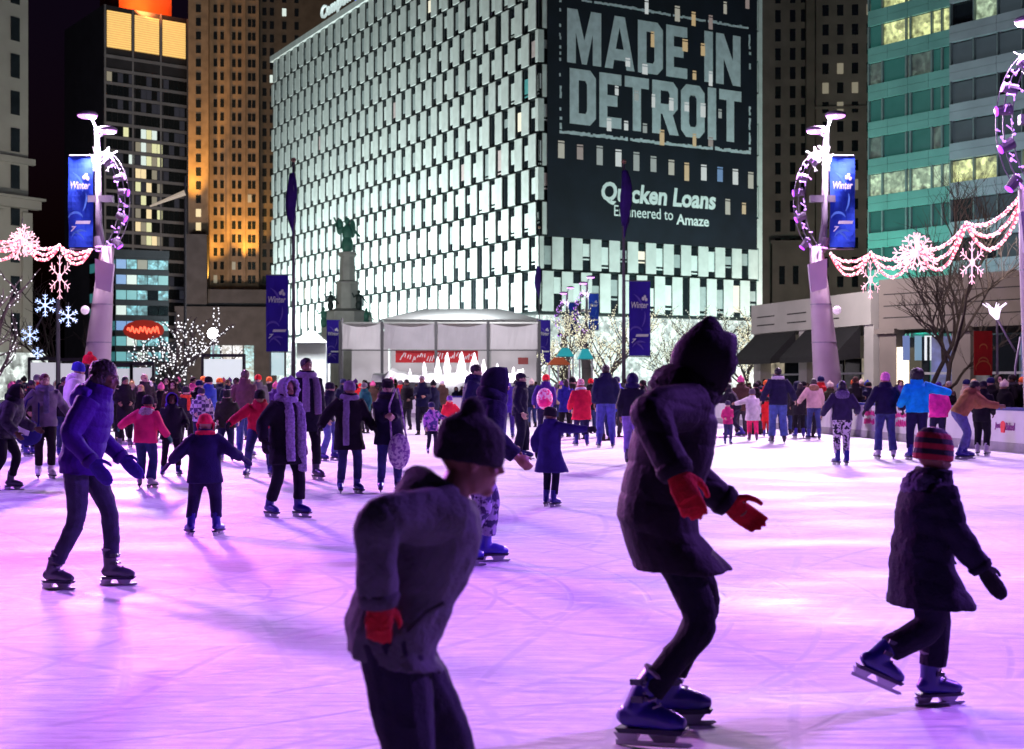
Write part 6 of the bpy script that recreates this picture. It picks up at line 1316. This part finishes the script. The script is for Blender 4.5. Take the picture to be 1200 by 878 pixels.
# ------------------------------------------------------------------ spectators: copies with their own coat and head wear colours
coats = [('black', (.008, .007, .010)), ('navy', (.010, .012, .05)), ('charcoal', (.03, .03, .034)), ('brown', (.09, .05, .035)), ('olive', (.05, .05, .025)), ('red', (.5, .015, .02)), ('purple', (.10, .03, .26)), ('grey', (.16, .15, .17)), ('white', (.62, .58, .60)), ('blue', (.03, .06, .36)), ('pink', (.65, .08, .25)), ('beige', (.4, .3, .22)), ('teal', (.02, .14, .16))]
heads = {0: [('black', (.008, .008, .01)), ('grey', (.14, .13, .14)), ('red', (.55, .015, .02)), ('white', (.66, .62, .64)), ('navy', (.01, .012, .06)), ('orange', (.7, .14, .03))], 1: [('black', (.01, .008, .008)), ('brown', (.06, .03, .018)), ('grey', (.25, .23, .22))], 2: [('black', (.01, .008, .008)), ('brown', (.07, .03, .018)), ('blond', (.45, .30, .13))], 3: [('purple', (.14, .04, .30)), ('pink', (.7, .12, .3)), ('cream', (.6, .5, .4)), ('blue', (.03, .05, .4)), ('black', (.008, .008, .01))], 4: [('same', None)], 5: [('black', (.01, .008, .008)), ('brown', (.05, .03, .02))]}
what = {0: '%s beanie', 1: 'short %s hair', 2: 'long %s hair', 3: '%s bobble hat', 4: 'hood up', 5: 'cropped %s hair and scarf'}
spots = []
rg = random.Random(21)
def zone(n, px0, px1, d0, d1, where, turn, hy=(1.55, 1.85), ice=False):
    for i in range(n): px = px0 + (px1 - px0) * (i + rg.uniform(.1, .9)) / n; d = rg.uniform(d0, d1); spots.append((W(px, 452, d).x, d, rg.uniform(*hy), turn + rg.uniform(-60, 60), where, ice))
zone(13, 118, 300, 47, 57, 'left of the tall man', -80); zone(5, 2, 92, 46, 56, 'near the white booths', -80); zone(9, 232, 292, 50.5, 58, 'under the white screen', -80)
zone(9, 365, 470, 61, 66, 'before the tents', -90); zone(13, 452, 640, 61, 67, 'before the fountain', -90, (1.45, 1.75)); zone(9, 640, 770, 61, 72, 'near the kiosks', -90); zone(9, 862, 975, 50, 62, 'before the awnings', -100); zone(7, 985, 1080, 44, 52, 'before the blue posters', -100)
zone(6, 1105, 1205, 33, 38, 'before the red banner', -110); zone(4, 1150, 1215, 31.6, 33.5, 'at the near boards', -150)
zone(15, 112, 335, 36, 44, 'left of the tall man', -80, ice=True); zone(5, 0, 95, 34, 42, 'near the left edge', -60, ice=True); zone(7, 560, 770, 40, 47, 'before the tent end', 80, ice=True); zone(6, 880, 1010, 38, 42, 'before the awnings', 60, ice=True); zone(7, 395, 520, 46, 54, 'before the tents', -80, ice=True); zone(9, 862, 1012, 36.5, 41, 'left of the awnings', 70, ice=True); zone(9, 985, 1120, 39, 46, 'behind the sky blue jacket', -100); zone(8, 640, 760, 50, 56, 'right of the tents', 80, ice=True); zone(9, 120, 320, 44, 50, 'beneath the lit tree', -80, ice=True); zone(9, 118, 300, 31.5, 35.5, 'behind the pink jacket', -75, ice=True); zone(7, 385, 520, 38, 44, 'behind the brimmed hat', -80, ice=True); zone(6, 655, 770, 34, 38, 'near the santa suit', 85, ice=True)
def inside(x, y):                       # keep the onlookers off the ice
    k = False; P = [(p.x, p.y) for p in RINK]
    for (x0, y0), (x1, y1) in zip(P, P[1:] + P[:1]):
        if (y0 > y) != (y1 > y) and x < (x1 - x0) * (y - y0) / (y1 - y0) + x0: k = not k
    return k
used, mk = set(), {}
first = {}
dark_w = [8, 6, 4, 2, 2, .9, 1.2, .9, .6, .8, .7, .7, .5]
coats = [(n_, tuple(v * (.6 if max(c_) < .3 else .85) for v in c_)) for n_, c_ in coats]
for x, y, h, turn, where, ice in spots:
    who = 'distant skater' if ice else 'onlooker behind boards'
    for _ in range(30):
        if ice or not (inside(x + .5, y) or inside(x - .5, y) or inside(x, y - .5)): break
        s = 1.04; x *= s; y *= s
    for _ in range(200):
        k = rg.choice((0, 0, 1, 2, 3, 4, 5)); c = rg.choices(coats, dark_w)[0]; hd = rg.choice(heads[k])
        if (k, c[0], hd[0], where) not in used: used.add((k, c[0], hd[0], where)); break
    src = protos[k][0]
    if k in first:
        o = src.copy(); COL.objects.link(o); kids = []
        for ch in first[k]: q = ch.copy(); COL.objects.link(q); q.parent = o; kids.append(q)
    else: o = src; kids = list(src.children); first[k] = kids
    o.location = (x, y, -.04); o.rotation_euler = (0, 0, R(turn)); s = h / 1.72; o.scale = (s, s, s)
    w_ = what[k] % hd[0] if '%s' in what[k] else what[k]
    tag(o, f'{c[0]} coated {who} with {w_}, {where}', 'person', 'spectators beyond the rink boards')
    lc = rg.choice((( .012, .012, .02), (.02, .03, .10), (.03, .03, .035)))
    for q in kids:
        st = q.name.split('.')[0]; col = c[1] if st in ('coat', 'jacket', 'hood', 'hood_base') else hd[1] if st in ('hat', 'hair') else lc if st == 'trousers' else None
        if col and q.material_slots: q.material_slots[0].link = 'OBJECT'; q.material_slots[0].material = fab(col)
for o, fit in protos:
    if 'proto' in o: del o['proto']
    if not o.get('label'): bpy.data.objects.remove(o)
